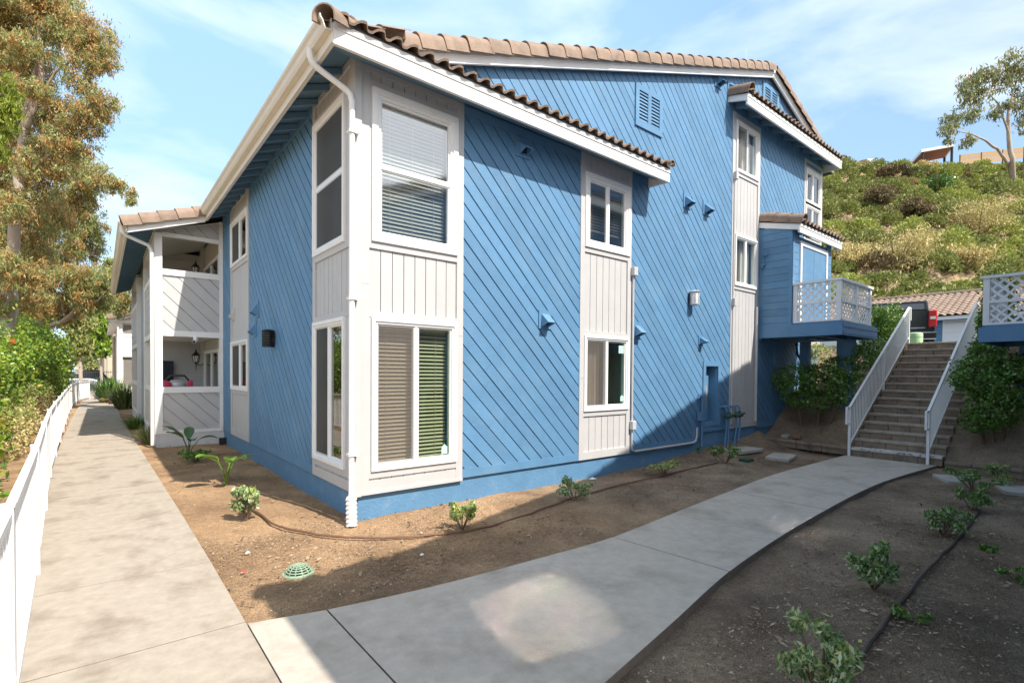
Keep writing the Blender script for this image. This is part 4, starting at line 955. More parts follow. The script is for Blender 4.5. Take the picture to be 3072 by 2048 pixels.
# ---------------------------------------------------------------- stairs
ST = thing('staircase', 'flight of fifteen brown block steps climbing to the parking level', 'stairs', (10.3, -2.7, 0))
NS, RISE, RUN, X0 = 15, .1755, .30, 10.34
for k in range(NS):
    x = X0+k*RUN; z = k*RISE; ya, yb = -3.57, -1.99
    mb = MB(); y = ya; first = True
    while y < yb-.02:
        wd = min(random.uniform(.36, .44) if not first else random.uniform(.15, .4), yb-y); first = False
        if yb-(y+wd) < .1: wd = yb-y
        mb.box(x+.018+random.uniform(0, .008), x+.22, y+.003, y+wd-.003, z-.02, z+RISE-.05); y += wd
    o = mb.build('step', M['step'], ST, bevel=.006)
    mb = MB(); y = ya
    while y < yb-.02:
        wd = min(random.uniform(.36, .44), yb-y)
        if yb-(y+wd) < .1: wd = yb-y
        mb.box(x-.008+random.uniform(0, .008), x+RUN+.02, y+.002, y+wd-.002, z+RISE-.0495, z+RISE+random.uniform(-.003, .003)); y += wd
    mb.build('tread', M['worn_white'] if k == 0 else M['tread'], o, bevel=.008)
mb = MB(); mb.prism([(X0+.21, -3.55, -.2), (X0+NS*RUN, -3.55, 2.4), (X0+NS*RUN, -3.55, -.2)], (0, 1.54, 0)); mb.build('stair_core', M['step'], ST)

def handrail(y, lab):
    t = thing('handrail', lab, 'handrail', (X0-.05, y, 0))
    xa, xb = X0-.06, X0+(NS-1)*RUN+.05; sl = RISE/RUN
    def zt(x): return 1.055+(x-xa)*sl
    mb = MB(); mb.box(xa-.024, xa+.024, y-.024, y+.024, .0, zt(xa)); mb.build('post', M['white'], t)
    mb = MB(); mb.box(xb-.024, xb+.024, y-.024, y+.024, 2.44, zt(xb)); mb.build('post', M['white'], t)
    xm = (xa+xb)/2+.1; mb = MB(); mb.box(xm-.024, xm+.024, y-.024, y+.024, (xm-X0)*sl+.0, zt(xm)-.02); mb.build('post', M['white'], t)
    mb = MB(); mb.bar((xa-.03, y, zt(xa)+.0), (xb+.03, y, zt(xb)+.02), .045, .03); mb.bar((xa-.03, y, zt(xa)-.0), (xa-.19, y, zt(xa)-.0), .04, .03)
    mb.box(xa-.20, xa-.16, y-.02, y+.02, zt(xa)-.36, zt(xa)+.0); mb.box(xa-.16, xa-.024, y-.02, y+.02, zt(xa)-.36, zt(xa)-.33)
    mb.bar((xb+.03, y, zt(xb)+.01), (xb+.16, y, zt(xb)+.01), .04, .03); mb.box(xb+.13, xb+.17, y-.02, y+.02, zt(xb)-.32, zt(xb)); mb.build('top_rail', M['white'], t)
    mb = MB(); mb.bar((xa+.02, y, zt(xa)-.80), (xb-.02, y, zt(xb)-.80), .03, .03); mb.build('bottom_rail', M['white'], t)
    mb = MB(); x = xa+.1
    while x < xb-.05: mb.box(x-.008, x+.008, y-.008, y+.008, zt(x)-.80, zt(x)-.01); x += .098
    mb.build('balusters', M['white'], t)
handrail(-2.005, 'white handrail on the left side of the stairs, beside the hedge and balcony')
handrail(-3.36, 'white handrail on the right side of the stairs, nearer the neighbouring lattice balcony')

# edging of blocks at the foot of the bank
def edging(pts, lab, n_):
    t = thing('block_edging', lab, 'edging', (pts[0][0], pts[0][1], 0))
    mb = MB(); pts = [np.array(p, float) for p in pts]
    for a, b in zip(pts[:-1], pts[1:]):
        k = max(1, int(np.linalg.norm((b-a)[:2])/.40))
        for i_ in range(k):
            p, q = a+(b-a)*(i_+.01)/k, a+(b-a)*(i_+.99)/k
            mb.bar(p+(random.uniform(-.01, .01), 0, .085), q+(random.uniform(-.01, .01), 0, .085+random.uniform(-.006, .006)), .22, .05)
            mb.bar(p+(.02, 0, -.0), q+(.02, 0, -.0), .19, .118)
    mb.build('blocks', M['step'], t, bevel=.008)
edging([(10.40, -.06, .12), (10.40, -.9, .08), (10.42, -1.97, .06)], 'low brown block edging at the foot of the bank, from the wall to the stairs', 5)
edging([(10.42, -3.6, -.02), (10.5, -5.2, -.02), (10.4, -7.4, -.02)], 'low sunken block edging on the right of the stairs', 5)

# stepping stones, lids, drain, scraps
def stone(cx, cy, a, b, rot, lab, th=.05, m='stone'):
    mb = MB(); c, s = math.cos(rot), math.sin(rot); z = float(gh(cx, cy))
    poly = []
    for i_, (x, y) in enumerate(((-a, -b), (a*.1, -b*1.04), (a, -b*.95), (a*1.03, b*.2), (a*.97, b), (-a*.3, b*1.03), (-a, b*.96))): poly.append((cx+c*x-s*y, cy+s*x+c*y, z-.02))
    mb.prism(poly, (0, 0, th+.02)); return tag(mb.build('stepping_stone', M[m], loc=(cx, cy, z), bevel=.01), lab, 'paver')
stone(8.95, -1.15, .42, .23, .2, 'flat pale stepping stone lying nearest the end of the walk')
stone(8.75, -.42, .45, .23, -.1, 'pale stepping stone by the wall behind the little shrub')
stone(8.75, -4.83, .35, .25, .3, 'stepping stone at the far right edge of the dark bed')
stone(9.0, -3.98, .33, .2, .5, 'half buried stepping stone behind the right hand shrubs')
stone(10.75, -.75, .13, .08, .3, 'loose red brick lying on the bank edging', .07, 'brick')
stone(10.72, -.50, .11, .08, .1, 'loose grey rubble block lying beside the red brick', .06, 'stone')
mb = MB(); mb.box(7.75, 8.0, -1.02, -.82, -.06, .035); tag(mb.build('valve_box', M['valve'], loc=(7.8, -.9, 0), bevel=.01), 'dark green valve box lid set in the soil by the stepping stone', 'valve box')
# domed drain
dz = -.065; dx, dy = -1.02, -1.22; Q_ = .66
t = thing('drain_grate', 'round green domed drain grate in the sunlit soil between the two walks', 'drain', (dx, dy, dz))
mb = MB()
for k, (rr, hh) in enumerate(((.172, .012), (.158, .042), (.136, .070), (.108, .092), (.075, .107), (.038, .116))):
    mb.tube([(dx+Q_*rr*math.cos(a), dy+Q_*rr*math.sin(a), dz+Q_*hh) for a in np.linspace(0, 2*math.pi, 33)], .006, 6, cap=False)
for k in range(12):
    a = k*math.pi/6
    mb.tube([(dx+Q_*rr*math.cos(a), dy+Q_*rr*math.sin(a), dz+Q_*hh) for rr, hh in ((.18, .0), (.172, .014), (.158, .044), (.136, .072), (.108, .094), (.075, .109), (.02, .118))], .0045, 5)
mb.lathe((dx, dy, dz), [(Q_*a_, Q_*b_) for a_, b_ in [(.04, .105), (.04, .118), (.01, .122)]], 16); mb.build('dome', M['drain'], t, smooth=True)
mb = MB(); mb.lathe((dx, dy, dz), [(Q_*a_, Q_*b_) for a_, b_ in [(.205, -.02), (.205, .008), (.18, .012), (.175, .004)]], 32); mb.build('rim', M['drain'], t)
mb = MB(); mb.lathe((dx, dy, dz), [(Q_*a_, Q_*b_) for a_, b_ in [(.165, .0), (.13, .03), (.05, .05)]], 24); mb.build('sump', M['black_plastic'], t)
# drip lines
def hose(pts, r, m, lab):
    P = [np.array((x, y, float(gh(x, y))+r*.9), float) for x, y in pts]; Q = []
    for a, b in zip(P[:-1], P[1:]):
        for k in range(4): q = a+(b-a)*k/4; Q.append(q+np.array((0, random.uniform(-.008, .008), random.uniform(0, .008))))
    Q.append(P[-1]); mb = MB(); mb.tube(Q, r, 7); tag(mb.build('drip_hose', M[m], smooth=True, loc=tuple(P[0])), lab, 'hose')
hose([(-1.0, 1.9), (-.9, 1.4), (-.856, .99), (-.846, .403), (-.762, .088), (-.556, -.324), (-.332, -.627), (-.043, -.868), (.236, -1.03), (.691, -1.192), (1.144, -1.236), (1.869, -1.101), (2.698, -.899), (3.878, -.75), (4.945, -.72), (6.1, -.68), (7.187, -.70)], .013, 'hose', 'brown drip hose curving past the corner of the building from shrub to shrub')
hose([(6.9, -4.60), (6.508, -4.659), (4.912, -4.738), (3.884, -4.754), (2.824, -4.793), (2.132, -4.822), (1.598, -4.863), (1.159, -4.897), (.6, -4.95)], .016, 'hose_dark', 'dark drip hose running along the shrubs of the right hand bed')
for (x, y), lab, m in (((4.1, -.13), 'crumpled white paper scrap on the soil against the wall', 'paper'), ((-1.28, -.45), 'small white scrap on the sunlit soil near the drain', 'paper'), ((.05, -1.55), 'white pebble on the sunlit soil right of the drain', 'paper'), ((-1.42, -.95), 'small red wrapper on the soil at the edge of the walk', 'red')):
    z = float(gh(x, y)); mb = MB(); s_ = .06 if x > 3 else .022
    mb.add([(x-s_, y-s_*.7, z+.004), (x+s_, y-s_*.8, z+.01), (x+s_*.9, y+s_*.6, z+.012), (x-s_*.8, y+s_*.7, z+.006), (x, y, z+.02+s_*.3)], [(0, 1, 4), (1, 2, 4), (2, 3, 4), (3, 0, 4), (3, 2, 1, 0)])
    tag(mb.build('litter_scrap', M[m], loc=(x, y, z)), lab, 'litter')

# ---------------------------------------------------------------- small plants
def bush(name, lab, cat, base, h, wd, n_, ln, lw, m, stems=6, group=None, seed=1, m2=None, frac2=.0, clumps=None, up=.35, sub=22):
    h *= .88; wd *= .9; x, y = base[0], base[1]; z = float(gh(x, y)) if len(base) == 2 else base[2]
    t = thing(name, lab, cat, (x, y, z), group); g = np.random.default_rng(seed); random.seed(seed)
    if clumps is None:
        clumps = []
        for k in range(stems):
            a = g.uniform(0, 6.28); r = wd*.5*g.uniform(.2, .95); clumps.append((r*math.cos(a), r*math.sin(a), h*g.uniform(.35, .90), wd*.5*g.uniform(.22, .36), h*g.uniform(.10, .19)))
    mb = MB()
    for cx, cy, cz, cr, ch in clumps:
        mb.tube([(x, y, z-.02), (x+cx*.45, y+cy*.45, z+cz*.45), (x+cx, y+cy, z+cz)], [.011*h/.5+.003, .008*h/.5+.002, .004], 5)
    mb.build('stems', M['stem'], t)
    C = [(x+c[0], y+c[1], z+c[2]) for c in clumps]; Rr = [(c[3], c[3], c[4]) for c in clumps]
    n_ = int(n_*1.5); V = leaves(int(n_*(1-frac2)), C, Rr, ln*1.1, lw*1.15, droop=0, up=up, sub=sub, spread=.30, seed=seed)
    V2 = leaves(max(1, int(n_*frac2)), [(c[0], c[1], c[2]+r[2]*.5) for c, r in zip(C, Rr)], [(r[0]*.8, r[1]*.8, r[2]*.7) for r in Rr], ln*1.1, lw*1.1, droop=0, up=.5, sub=sub, seed=seed+1) if frac2 else None
    leaf_obj('foliage', V, LEAF[m], t, V2=V2, m2=LEAF[m2] if m2 else None)
    return t
G1 = 'small shrubs along the blue wall'
bush('small_shrub', 'young variegated shrub on the sunny soil by the left walk, with a black shadow', 'shrub', (-1.03, .84), .52, .46, 700, .055, .026, 'varieg', 8, G1, 11, 'lime', .12)
bush('small_shrub', 'yellow-green shrub in front of the corner window, at the edge of the shade', 'shrub', (.79, -1.13), .38, .42, 500, .05, .026, 'lime', 7, G1, 12, 'varieg', .3)
bush('small_shrub', 'low shrub in front of the first diagonal planks, beside the drip hose', 'shrub', (2.83, -.93), .32, .52, 550, .05, .024, 'varieg', 7, G1, 13, 'lime', .05)
bush('small_shrub', 'flat-topped pale shrub below the second window bay', 'shrub', (5.45, -.62), .24, .60, 600, .05, .024, 'lime', 7, G1, 14, 'varieg', .4)
bush('small_shrub', 'dark upright shrub by the stepping stones near the pipes', 'shrub', (7.25, -.80), .48, .60, 620, .055, .024, 'varieg', 7, G1, 15, 'hedge', .3)
bush('small_shrub', 'tiny dark weed against the foundation under the meter niche', 'shrub', (7.45, -.12), .2, .14, 80, .05, .02, 'hedge', 3, G1, 16)
bush('small_shrub', 'dusky low shrub in the shade beside the dark paddle plant', 'shrub', (-.95, 5.75), .30, .75, 700, .05, .022, 'hedge', 9, G1, 17)
G2 = 'variegated shrubs of the right hand bed'
bush('variegated_shrub', 'large leafy variegated shrub nearest the camera at the bottom edge', 'shrub', (.70, -4.88), .46, .46, 1360, .046, .017, 'varieg', 11, G2, 21, 'lime', .08)
bush('variegated_shrub', 'second variegated shrub from the camera, left of the dark hose', 'shrub', (2.68, -4.58), .42, .48, 1190, .046, .017, 'varieg', 10, G2, 22, 'hedge', .2)
bush('variegated_shrub', 'variegated shrub leaning left in the middle of the right bed', 'shrub', (4.98, -4.60), .36, .52, 1020, .046, .017, 'varieg', 9, G2, 23, 'hedge', .25)
bush('variegated_shrub', 'variegated shrub at the far end of the dark hose', 'shrub', (6.75, -4.55), .38, .52, 935, .046, .017, 'varieg', 9, G2, 24, 'hedge', .3)
bush('variegated_shrub', 'broad variegated shrub before the sunken block edging', 'shrub', (8.2, -4.35), .38, .75, 1190, .046, .017, 'varieg', 9, G2, 25, 'hedge', .35)
bush('variegated_shrub', 'farthest little variegated shrub on the right with a lime tip', 'shrub', (9.1, -4.62), .40, .5, 850, .046, .017, 'varieg', 7, G2, 26, 'lime', .25)
for k, (x, y) in enumerate(((2.2, -4.95), (4.6, -5.0), (3.9, -5.3))):
    bush('weed', ('low dark weed beside the hose by the second shrub', 'low green weed right of the hose by the leaning shrub', 'sprawling weed right of the hose in open soil')[k], 'weed', (x, y), .1, .3, 110, .05, .016, 'hedge', 5, 'weeds', 30+k)

def paddle_plant(base, n_, h, m, lab, seed):
    g = random.Random(seed); x, y = base; z = float(gh(x, y)); t = thing('paddle_leaf_plant', lab, 'plant', (x, y, z), 'paddle leaved plants by the side wall')
    for k in range(n_):
        a = k*2*math.pi/n_+g.uniform(-.4, .4); lean = g.uniform(.25, .75); L_ = h*g.uniform(.75, 1.1); out_ = np.array((math.cos(a), math.sin(a), 0))
        base_ = np.array((x, y, z)); mid = base_+out_*lean*L_*.35+np.array((0, 0, L_*.55))
        mb = MB(); mb.tube([base_-(0, 0, .02), base_+out_*lean*L_*.12+np.array((0, 0, L_*.3)), mid], [.012, .009, .007], 6); st = mb.build('stalk', LEAF[m], t, smooth=True)
        side = np.cross(out_, (0, 0, 1.0)); lm = MB(); rows = []
        ll = L_*.62; wd = ll*.22
        for i_ in range(9):
            s_ = i_/8; p = mid+out_*ll*s_*(.55+.4*lean)+np.array((0, 0, ll*(s_*(.8-.5*lean)-s_*s_*.55*lean))); w_ = wd*(math.sin(math.pi*min(1, s_*.93+.05))**.7)
            rows.append([p-side*w_+np.array((0, 0, w_*.35)), p, p+side*w_+np.array((0, 0, w_*.35))])
        lm.add([q for r_ in rows for q in r_], [(i_*3+j, i_*3+j+1, i_*3+j+4, i_*3+j+3) for i_ in range(8) for j in (0, 1)])
        lm.build('leaf_blade', LEAF[m], st, smooth=True)
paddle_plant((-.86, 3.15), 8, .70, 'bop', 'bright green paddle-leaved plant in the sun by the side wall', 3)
paddle_plant((-1.0, 6.3), 5, .85, 'bop_shade', 'green paddle-leaved plant, coloured darker for the shade before the porch', 8)
def strap_clump(base, h, wd, n_, lab, seed, m='strap', z=None):
    g = np.random.default_rng(seed); x, y = base; z = float(gh(x, y)) if z is None else z
    t = thing('strap_leaf_clump', lab, 'plant', (x, y, z), 'strap leaved clumps beside the walk'); mb = MB()
    for k in range(n_):
        a = g.uniform(0, 6.28); o_ = np.array((math.cos(a), math.sin(a), 0)); r0 = g.uniform(0, wd*.2); L_ = h*g.uniform(.7, 1.15); ln_ = g.uniform(.2, .9)
        side = np.cross(o_, (0, 0, 1.)); w_ = .012*h/.4; pr = []
        for i_ in range(5):
            s_ = i_/4; p = np.array((x, y, z))+o_*(r0+wd*.5*ln_*s_*1.05)+np.array((0, 0, L_*(s_*1.25-s_*s_*.55*ln_-.25*s_)))
            ww = w_*(1-s_*.85); pr += [p-side*ww, p+side*ww]
        mb.add(pr, [(2*i_, 2*i_+1, 2*i_+3, 2*i_+2) for i_ in range(4)])
    mb.build('leaves', LEAF[m], t)
strap_clump((-1.42, 9.2), .55, .95, 260, 'pale strap-leaved clump at the porch corner nearest the camera', 41)
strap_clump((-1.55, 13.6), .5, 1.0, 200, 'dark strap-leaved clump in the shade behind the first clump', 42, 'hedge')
strap_clump((-1.55, 23.8), 1.3, 1.7, 320, 'tall pale strap-leaved plant by the far porch', 43)
strap_clump((-2.0, 29.0), 1.6, 2.2, 300, 'tall dark strap-leaved plant at the bend of the walk', 44, 'hedge')
bush('ground_shrub', 'rusty low shrub at the feet of the tall strap plants', 'shrub', (-1.75, 25.5), .5, 1.4, 500, .1, .05, 'euc', 8, None, 45)

# trimmed shrubs of the bank
def hedge(lab, base, clumps, n_, seed, m='hedge', ln=.075, lw=.042, m2=None, frac2=0., stems=True, name='trimmed_shrub'):
    z = float(gh(*base)); t = thing(name, lab, 'shrub', (base[0], base[1], z)); b = np.array((base[0], base[1], z))
    if stems:
        mb = MB()
        for c in clumps[:6]:
            q = np.array(c[:3]); zz = float(gh(q[0], q[1])); mb.tube([(q[0]*.6+b[0]*.4, q[1]*.6+b[1]*.4, min(zz, q[2])-.05), (q[0]*.85+b[0]*.15, q[1]*.85+b[1]*.15, (zz+q[2])/2), q], [.03, .022, .012], 6)
        mb.build('stems', M['stem'], t)
    V = leaves(n_, [c[:3] for c in clumps], [c[3:6] for c in clumps], ln, lw, droop=-.05, sub=90, spread=.16, shell=.55, up=.15, seed=seed)
    V2 = leaves(max(1, int(n_*frac2)), [(c[0], c[1], c[2]+c[5]*.5) for c in clumps], [(c[3], c[4], c[5]*.55) for c in clumps], ln, lw, up=.3, sub=60, spread=.16, seed=seed+3) if frac2 else None
    leaf_obj('foliage', V, LEAF[m], t, V2=V2, m2=LEAF[m2] if m2 else None)
hedge('spreading dark green shrub on the bank left of the stairs, below the balcony', (11.3, -.9), [(11.1, -.55, 1.62, .55, .50, .42), (11.2, -1.1, 1.58, .55, .5, .45), (11.3, -1.5, 1.50, .4, .3, .40), (11.8, -1.35, 1.85, .55, .45, .36), (12.4, -1.55, 2.15, .6, .35, .30), (13.0, -1.6, 2.45, .6, .30, .28), (11.2, -.9, 1.15, .45, .6, .25)], 9000, 51)
hedge('clipped dark green hedge block at the top left of the stairs', (14.9, -1.3), [(14.9, -1.2, 2.9, .55, .42, .5), (14.9, -1.55, 3.15, .5, .32, .55), (15.0, -1.25, 3.35, .5, .5, .40), (14.6, -1.6, 2.8, .4, .3, .35)], 8000, 52, m2='shrub_y', frac2=.04)
hedge('big round shrub on the right bank beside the handrail', (11.2, -4.15), [(11.2, -3.95, 1.75, .5, .42, .42), (11.2, -4.4, 1.6, .55, .45, .5), (11.1, -4.2, 1.15, .42, .42, .4), (11.6, -4.5, 1.9, .5, .4, .3), (11.0, -4.0, .85, .3, .3, .2)], 8500, 53)
hedge('tall narrow dark shrub between the right handrail and the lattice balcony', (13.6, -3.8), [(13.6, -3.85, 2.9, .4, .30, .6), (13.8, -3.9, 3.5, .4, .3, .6), (13.4, -3.75, 2.35, .4, .3, .35), (12.8, -3.8, 2.2, .4, .25, .3)], 6500, 54)
hedge('twisted bare-stemmed shrub on the bank under the balcony', (13.2, .2), [(13.2, -.1, 2.35, .5, .5, .25), (13.7, .3, 2.5, .5, .5, .25)], 1500, 55, m='euc_thin')

# lawn strip at the head of the stairs
g = np.random.default_rng(5); k = 9000
P = np.stack([g.uniform(14.85, 18.6, k), g.uniform(-4.6, 1.2, k), np.full(k, 2.6)], 1); hh = g.uniform(.03, .09, k); dxy = g.normal(0, .03, (k, 2)); sd = g.normal(0, 1, (k, 2)); sd /= np.linalg.norm(sd, axis=1)[:, None]
tip = P+np.stack([dxy[:, 0], dxy[:, 1], hh], 1); sdv = np.stack([sd[:, 0]*.006, sd[:, 1]*.006, np.zeros(k)], 1)
tag(leaf_obj('lawn_grass', np.stack([P-sdv, P+sdv, tip+sdv*.3, tip-sdv*.3], 1).reshape(-1, 3), LEAF['grass']), 'bright short lawn grass at the head of the stairs', 'grass', kind='stuff')
# litter of chips and dry leaves on the beds
k = 46000
px = g.uniform(-1.6, 12.6, k); py = g.uniform(-8.0, 9.0, k)
px[:9000] = g.uniform(-.6, 5.5, 9000); py[:9000] = g.uniform(-6.2, -3.9, 9000); px[9000:15000] = g.uniform(-1.6, 2.2, 6000); py[9000:15000] = g.uniform(-2.4, .2, 6000)
cx_ = g.uniform(-1.5, 9, 60); cy_ = np.where(g.random(60) < .5, g.uniform(-2.2, -.2, 60), g.uniform(-6, -3.9, 60)); qi = g.integers(0, 60, 14000); px[15000:29000] = cx_[qi]+g.normal(0, .28, 14000); py[15000:29000] = cy_[qi]+g.normal(0, .2, 14000)
ok = ~((py < -1.85) & (py > -4.1) & (px < 10.4)) | ((py > -2.3) & (px > -1.5) & (px < 2) & (py > -2.2)) | ((py < -3.75) & (px > 2.2) & (px < 10.2))
ok &= ~((py > 0.0) & (px > 0)) & ~((py > -3.6) & (py < -1.9) & (px > 10.2)) & ~((py > 8.3) & (px > -1.45))
ok &= ~((px > -1.62) & (py < -2.05) & (py > -3.95) & (px < 1.4))
px, py = px[ok], py[ok]; k = len(px)
pz = gh(px, py)+.010; an = g.uniform(0, 6.28, k); ln = g.uniform(.004, .015, k)*np.where(g.random(k) < .05, 2.3, 1); wd = ln*g.uniform(.2, .5, k)
d1 = np.stack([np.cos(an), np.sin(an), g.normal(0, .25, k)], 1)*ln[:, None]; d2 = np.stack([-np.sin(an), np.cos(an), g.normal(0, .4, k)], 1)*wd[:, None]; c_ = np.stack([px, py, pz], 1)
tag(leaf_obj('leaf_litter', np.stack([c_-d1, c_-d2, c_+d1, c_+d2], 1).reshape(-1, 3), LEAF['litter']), 'wood chips and dry leaves scattered over the garden soil', 'litter', kind='stuff')

k = 5200
cxy = np.stack([g.uniform(-1.55, 10, k), g.uniform(-6.5, 7.5, k)], 1); x_, y_ = cxy[:, 0], cxy[:, 1]
ok = ~((y_ < -1.75) & (y_ > -4.3) & (x_ < 10.4) & ~((x_ > 3) & (y_ < -3.75))) & ~((y_ > -.03) & (x_ > -.03)) & ~((y_ > 8.2))
mb = MB(); base = np.array([(1, 0, 0), (-1, 0, 0), (0, 1, 0), (0, -1, 0), (0, 0, 1), (0, 0, -1)], float)
for x, y in cxy[ok]:
    r = .004+.010*g.random()**3 if g.random() < .93 else .014+.012*g.random(); v_ = base*r*g.uniform(.6, 1.3, (6, 1))*np.array((1, 1, .75))
    a = g.uniform(0, 6.28); c, s_ = math.cos(a), math.sin(a); v_ = np.stack([v_[:, 0]*c-v_[:, 1]*s_, v_[:, 0]*s_+v_[:, 1]*c, v_[:, 2]], 1)+np.array((x, y, float(gh(x, y))+r*.2))
    mb.add(v_, [(0, 2, 4), (2, 1, 4), (1, 3, 4), (3, 0, 4), (2, 0, 5), (1, 2, 5), (3, 1, 5), (0, 3, 5)])
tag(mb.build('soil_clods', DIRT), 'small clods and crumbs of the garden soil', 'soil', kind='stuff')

# ---------------------------------------------------------------- left: shrubs and trees beyond the railing
def big_shrub(lab, base, clumps, n_, seed, ln=.10, lw=.06, m='shrub', fl=0, m2='shrub_y', f2=.06):
    b = (base[0], base[1], float(gh(*base))); t = thing('flowering_shrub', lab, 'shrub', b, 'shrubs behind the railing')
    mb = MB()
    for c in clumps: mb.tube([b, ((b[0]+c[0])/2, (b[1]+c[1])/2, (b[2]+c[2])/2+.1), c[:3]], [.04, .03, .015], 6)
    mb.build('stems', M['stem'], t)
    C = [c[:3] for c in clumps]; Rr = [c[3:6] for c in clumps]
    V = leaves(n_, C, Rr, ln, lw, droop=.1, sub=70, spread=.17, shell=.35, seed=seed)
    V2 = leaves(max(1, int(n_*f2)), [(c[0], c[1], c[2]+c[5]*.4) for c in clumps], Rr, ln, lw, droop=0, sub=25, spread=.13, seed=seed+1)
    leaf_obj('foliage', V, LEAF[m], t, V2=V2, m2=LEAF[m2])
    if fl:
        g_ = np.random.default_rng(seed+9); P_ = []
        for k_ in range(fl):
            c = clumps[g_.integers(len(clumps))]; d_ = g_.normal(size=3); d_[0] = abs(d_[0])+.6; d_[1] -= .5; d_[2] = abs(d_[2]); d_ /= np.linalg.norm(d_); P_.append(np.array(c[:3])+d_*np.array(c[3:6])*1.08)
        fo = MB() if False else leaf_obj('flowers', leaves(fl*20, P_, [(.055, .055, .045)]*fl, .06, .03, droop=.2, sub=8, spread=.5, seed=seed), LEAF['flower'], t)
S = big_shrub
S('bright yellow-green shrub spilling towards the railing at the left edge', (-4.3, 3.4), [(-3.75, 1.3, .25, .42, .8, .5), (-3.85, 2.5, .35, .5, .8, .6), (-4.3, 2.6, .5, .7, .8, .7), (-4.2, 3.6, .9, .7, .8, .8), (-4.6, 4.6, 1.3, .9, .8, .8), (-4.2, 4.9, .6, .6, .7, .6)], 14000, 61, .11, .07, 'shrub', 0, 'shrub_y', .5)
S('tall honeysuckle shrub with orange flowers nearest the camera', (-5.0, 6.6), [(-5.0, 6.2, 1.5, 1.1, 1.0, .9), (-4.7, 7.2, 2.0, 1.0, 1.0, .8), (-5.2, 6.8, 2.4, 1.0, 1.0, .7), (-4.5, 6.6, .8, .8, .9, .8)], 15000, 62, .085, .05, 'shrub', 2)
S('orange-flowered shrub in the middle of the hedge behind the railing', (-5.0, 10.5), [(-5.0, 9.6, 1.7, 1.1, 1.2, .9), (-4.8, 11, 2.2, 1.1, 1.2, .9), (-4.6, 10.4, 1.0, .8, 1.2, .8), (-5.2, 10.4, 2.7, 1, 1, .6)], 15000, 63, .09, .05, 'shrub', 2)
S('dense green shrub with a few orange flowers under the thin tree', (-4.9, 15), [(-5.0, 13.8, 2.0, 1.2, 1.4, 1.0), (-4.7, 15.4, 2.3, 1.1, 1.4, 1.0), (-4.5, 14.8, 1.1, .8, 1.5, .9)], 13000, 64, .10, .06, 'shrub', 1, 'shrub_y', .05)
S('dark green shrub where the railing narrows to the distance', (-4.6, 20), [(-4.6, 18.6, 2.2, 1.1, 1.4, 1.1), (-4.4, 20.5, 2.4, 1.1, 1.4, 1.2), (-4.2, 19.8, 1.1, .8, 1.4, 1.0)], 12000, 65, .12, .07, 'shrub', 0, 'shrub_y', .04)
S('last green shrub by the bend of the railing', (-4.4, 27), [(-4.6, 25, 2.0, 1.1, 1.6, 1.3), (-4.3, 28, 1.8, .9, 1.6, 1.2), (-4.9, 30.5, 2.2, 1.2, 2, 1.5)], 10000, 66, .16, .09, 'shrub', 0, 'shrub_y', .1)
S('dry brown-tinged shrub low behind the railing', (-3.95, 9.5), [(-3.95, 8.6, .45, .45, 1.0, .5), (-3.95, 10.6, .55, .45, 1.2, .55)], 4000, 67, .07, .03, 'scrub_t', 0, 'scrub_g', .5)
S('dry brown-tinged shrub at the far railing', (-4.0, 13.5), [(-4.0, 13, .6, .45, 1.4, .6), (-4.0, 15.6, .7, .45, 1.4, .7)], 4000, 68, .08, .035, 'scrub_b', 0, 'scrub_g', .8)

def tree(name, lab, trunks, clumps, n_, ln, lw, m, seed, group='trees beyond the railing', m2=None, f2=0., sub=26, droop=.5, spread=.26, bark='trunk'):
    b = tuple(trunks[0][0][:3]); t = thing(name, lab, 'tree', b, group)
    for k, br in enumerate(trunks):
        mb = MB(); pts = [np.array(p[:3], float) for p in br]; rr = [p[3] for p in br]; Q = []; QR = []
        for i_ in range(len(pts)-1):
            for j in range(4):
                s_ = j/4; Q.append(pts[i_]+(pts[i_+1]-pts[i_])*s_+(rng.normal(0, rr[i_]*.18, 3) if i_+j else 0)); QR.append(rr[i_]+(rr[i_+1]-rr[i_])*s_)
        Q.append(pts[-1]); QR.append(rr[-1]); mb.tube(Q, QR, 10); mb.build('trunk' if k == 0 else 'limb', M[bark], t, smooth=True)
    V = leaves(n_, [c[:3] for c in clumps], [c[3:6] for c in clumps], ln, lw, droop=droop, sub=sub, spread=spread, seed=seed)
    V2 = leaves(int(n_*f2), [c[:3] for c in clumps], [c[3:6] for c in clumps], ln, lw, droop=droop, sub=sub//2, spread=spread, seed=seed+2) if f2 else None
    leaf_obj('crown', V, LEAF[m], t, V2=V2, m2=LEAF[m2] if m2 else None); return t
def cl(x, y, depth, rx, rz=None, ry=None):
    p = atD(x, y, depth); s_ = depth/1167.3*.88
    return (p[0], p[1], p[2], rx*s_, (ry or rx)*s_, (rz or rx)*s_*1.25)
def tp(x, y, depth, r): p = atD(x, y, depth); return (p[0], p[1], p[2], r)
b1 = atD(18, 900, 14.2); b1[2] = -.6
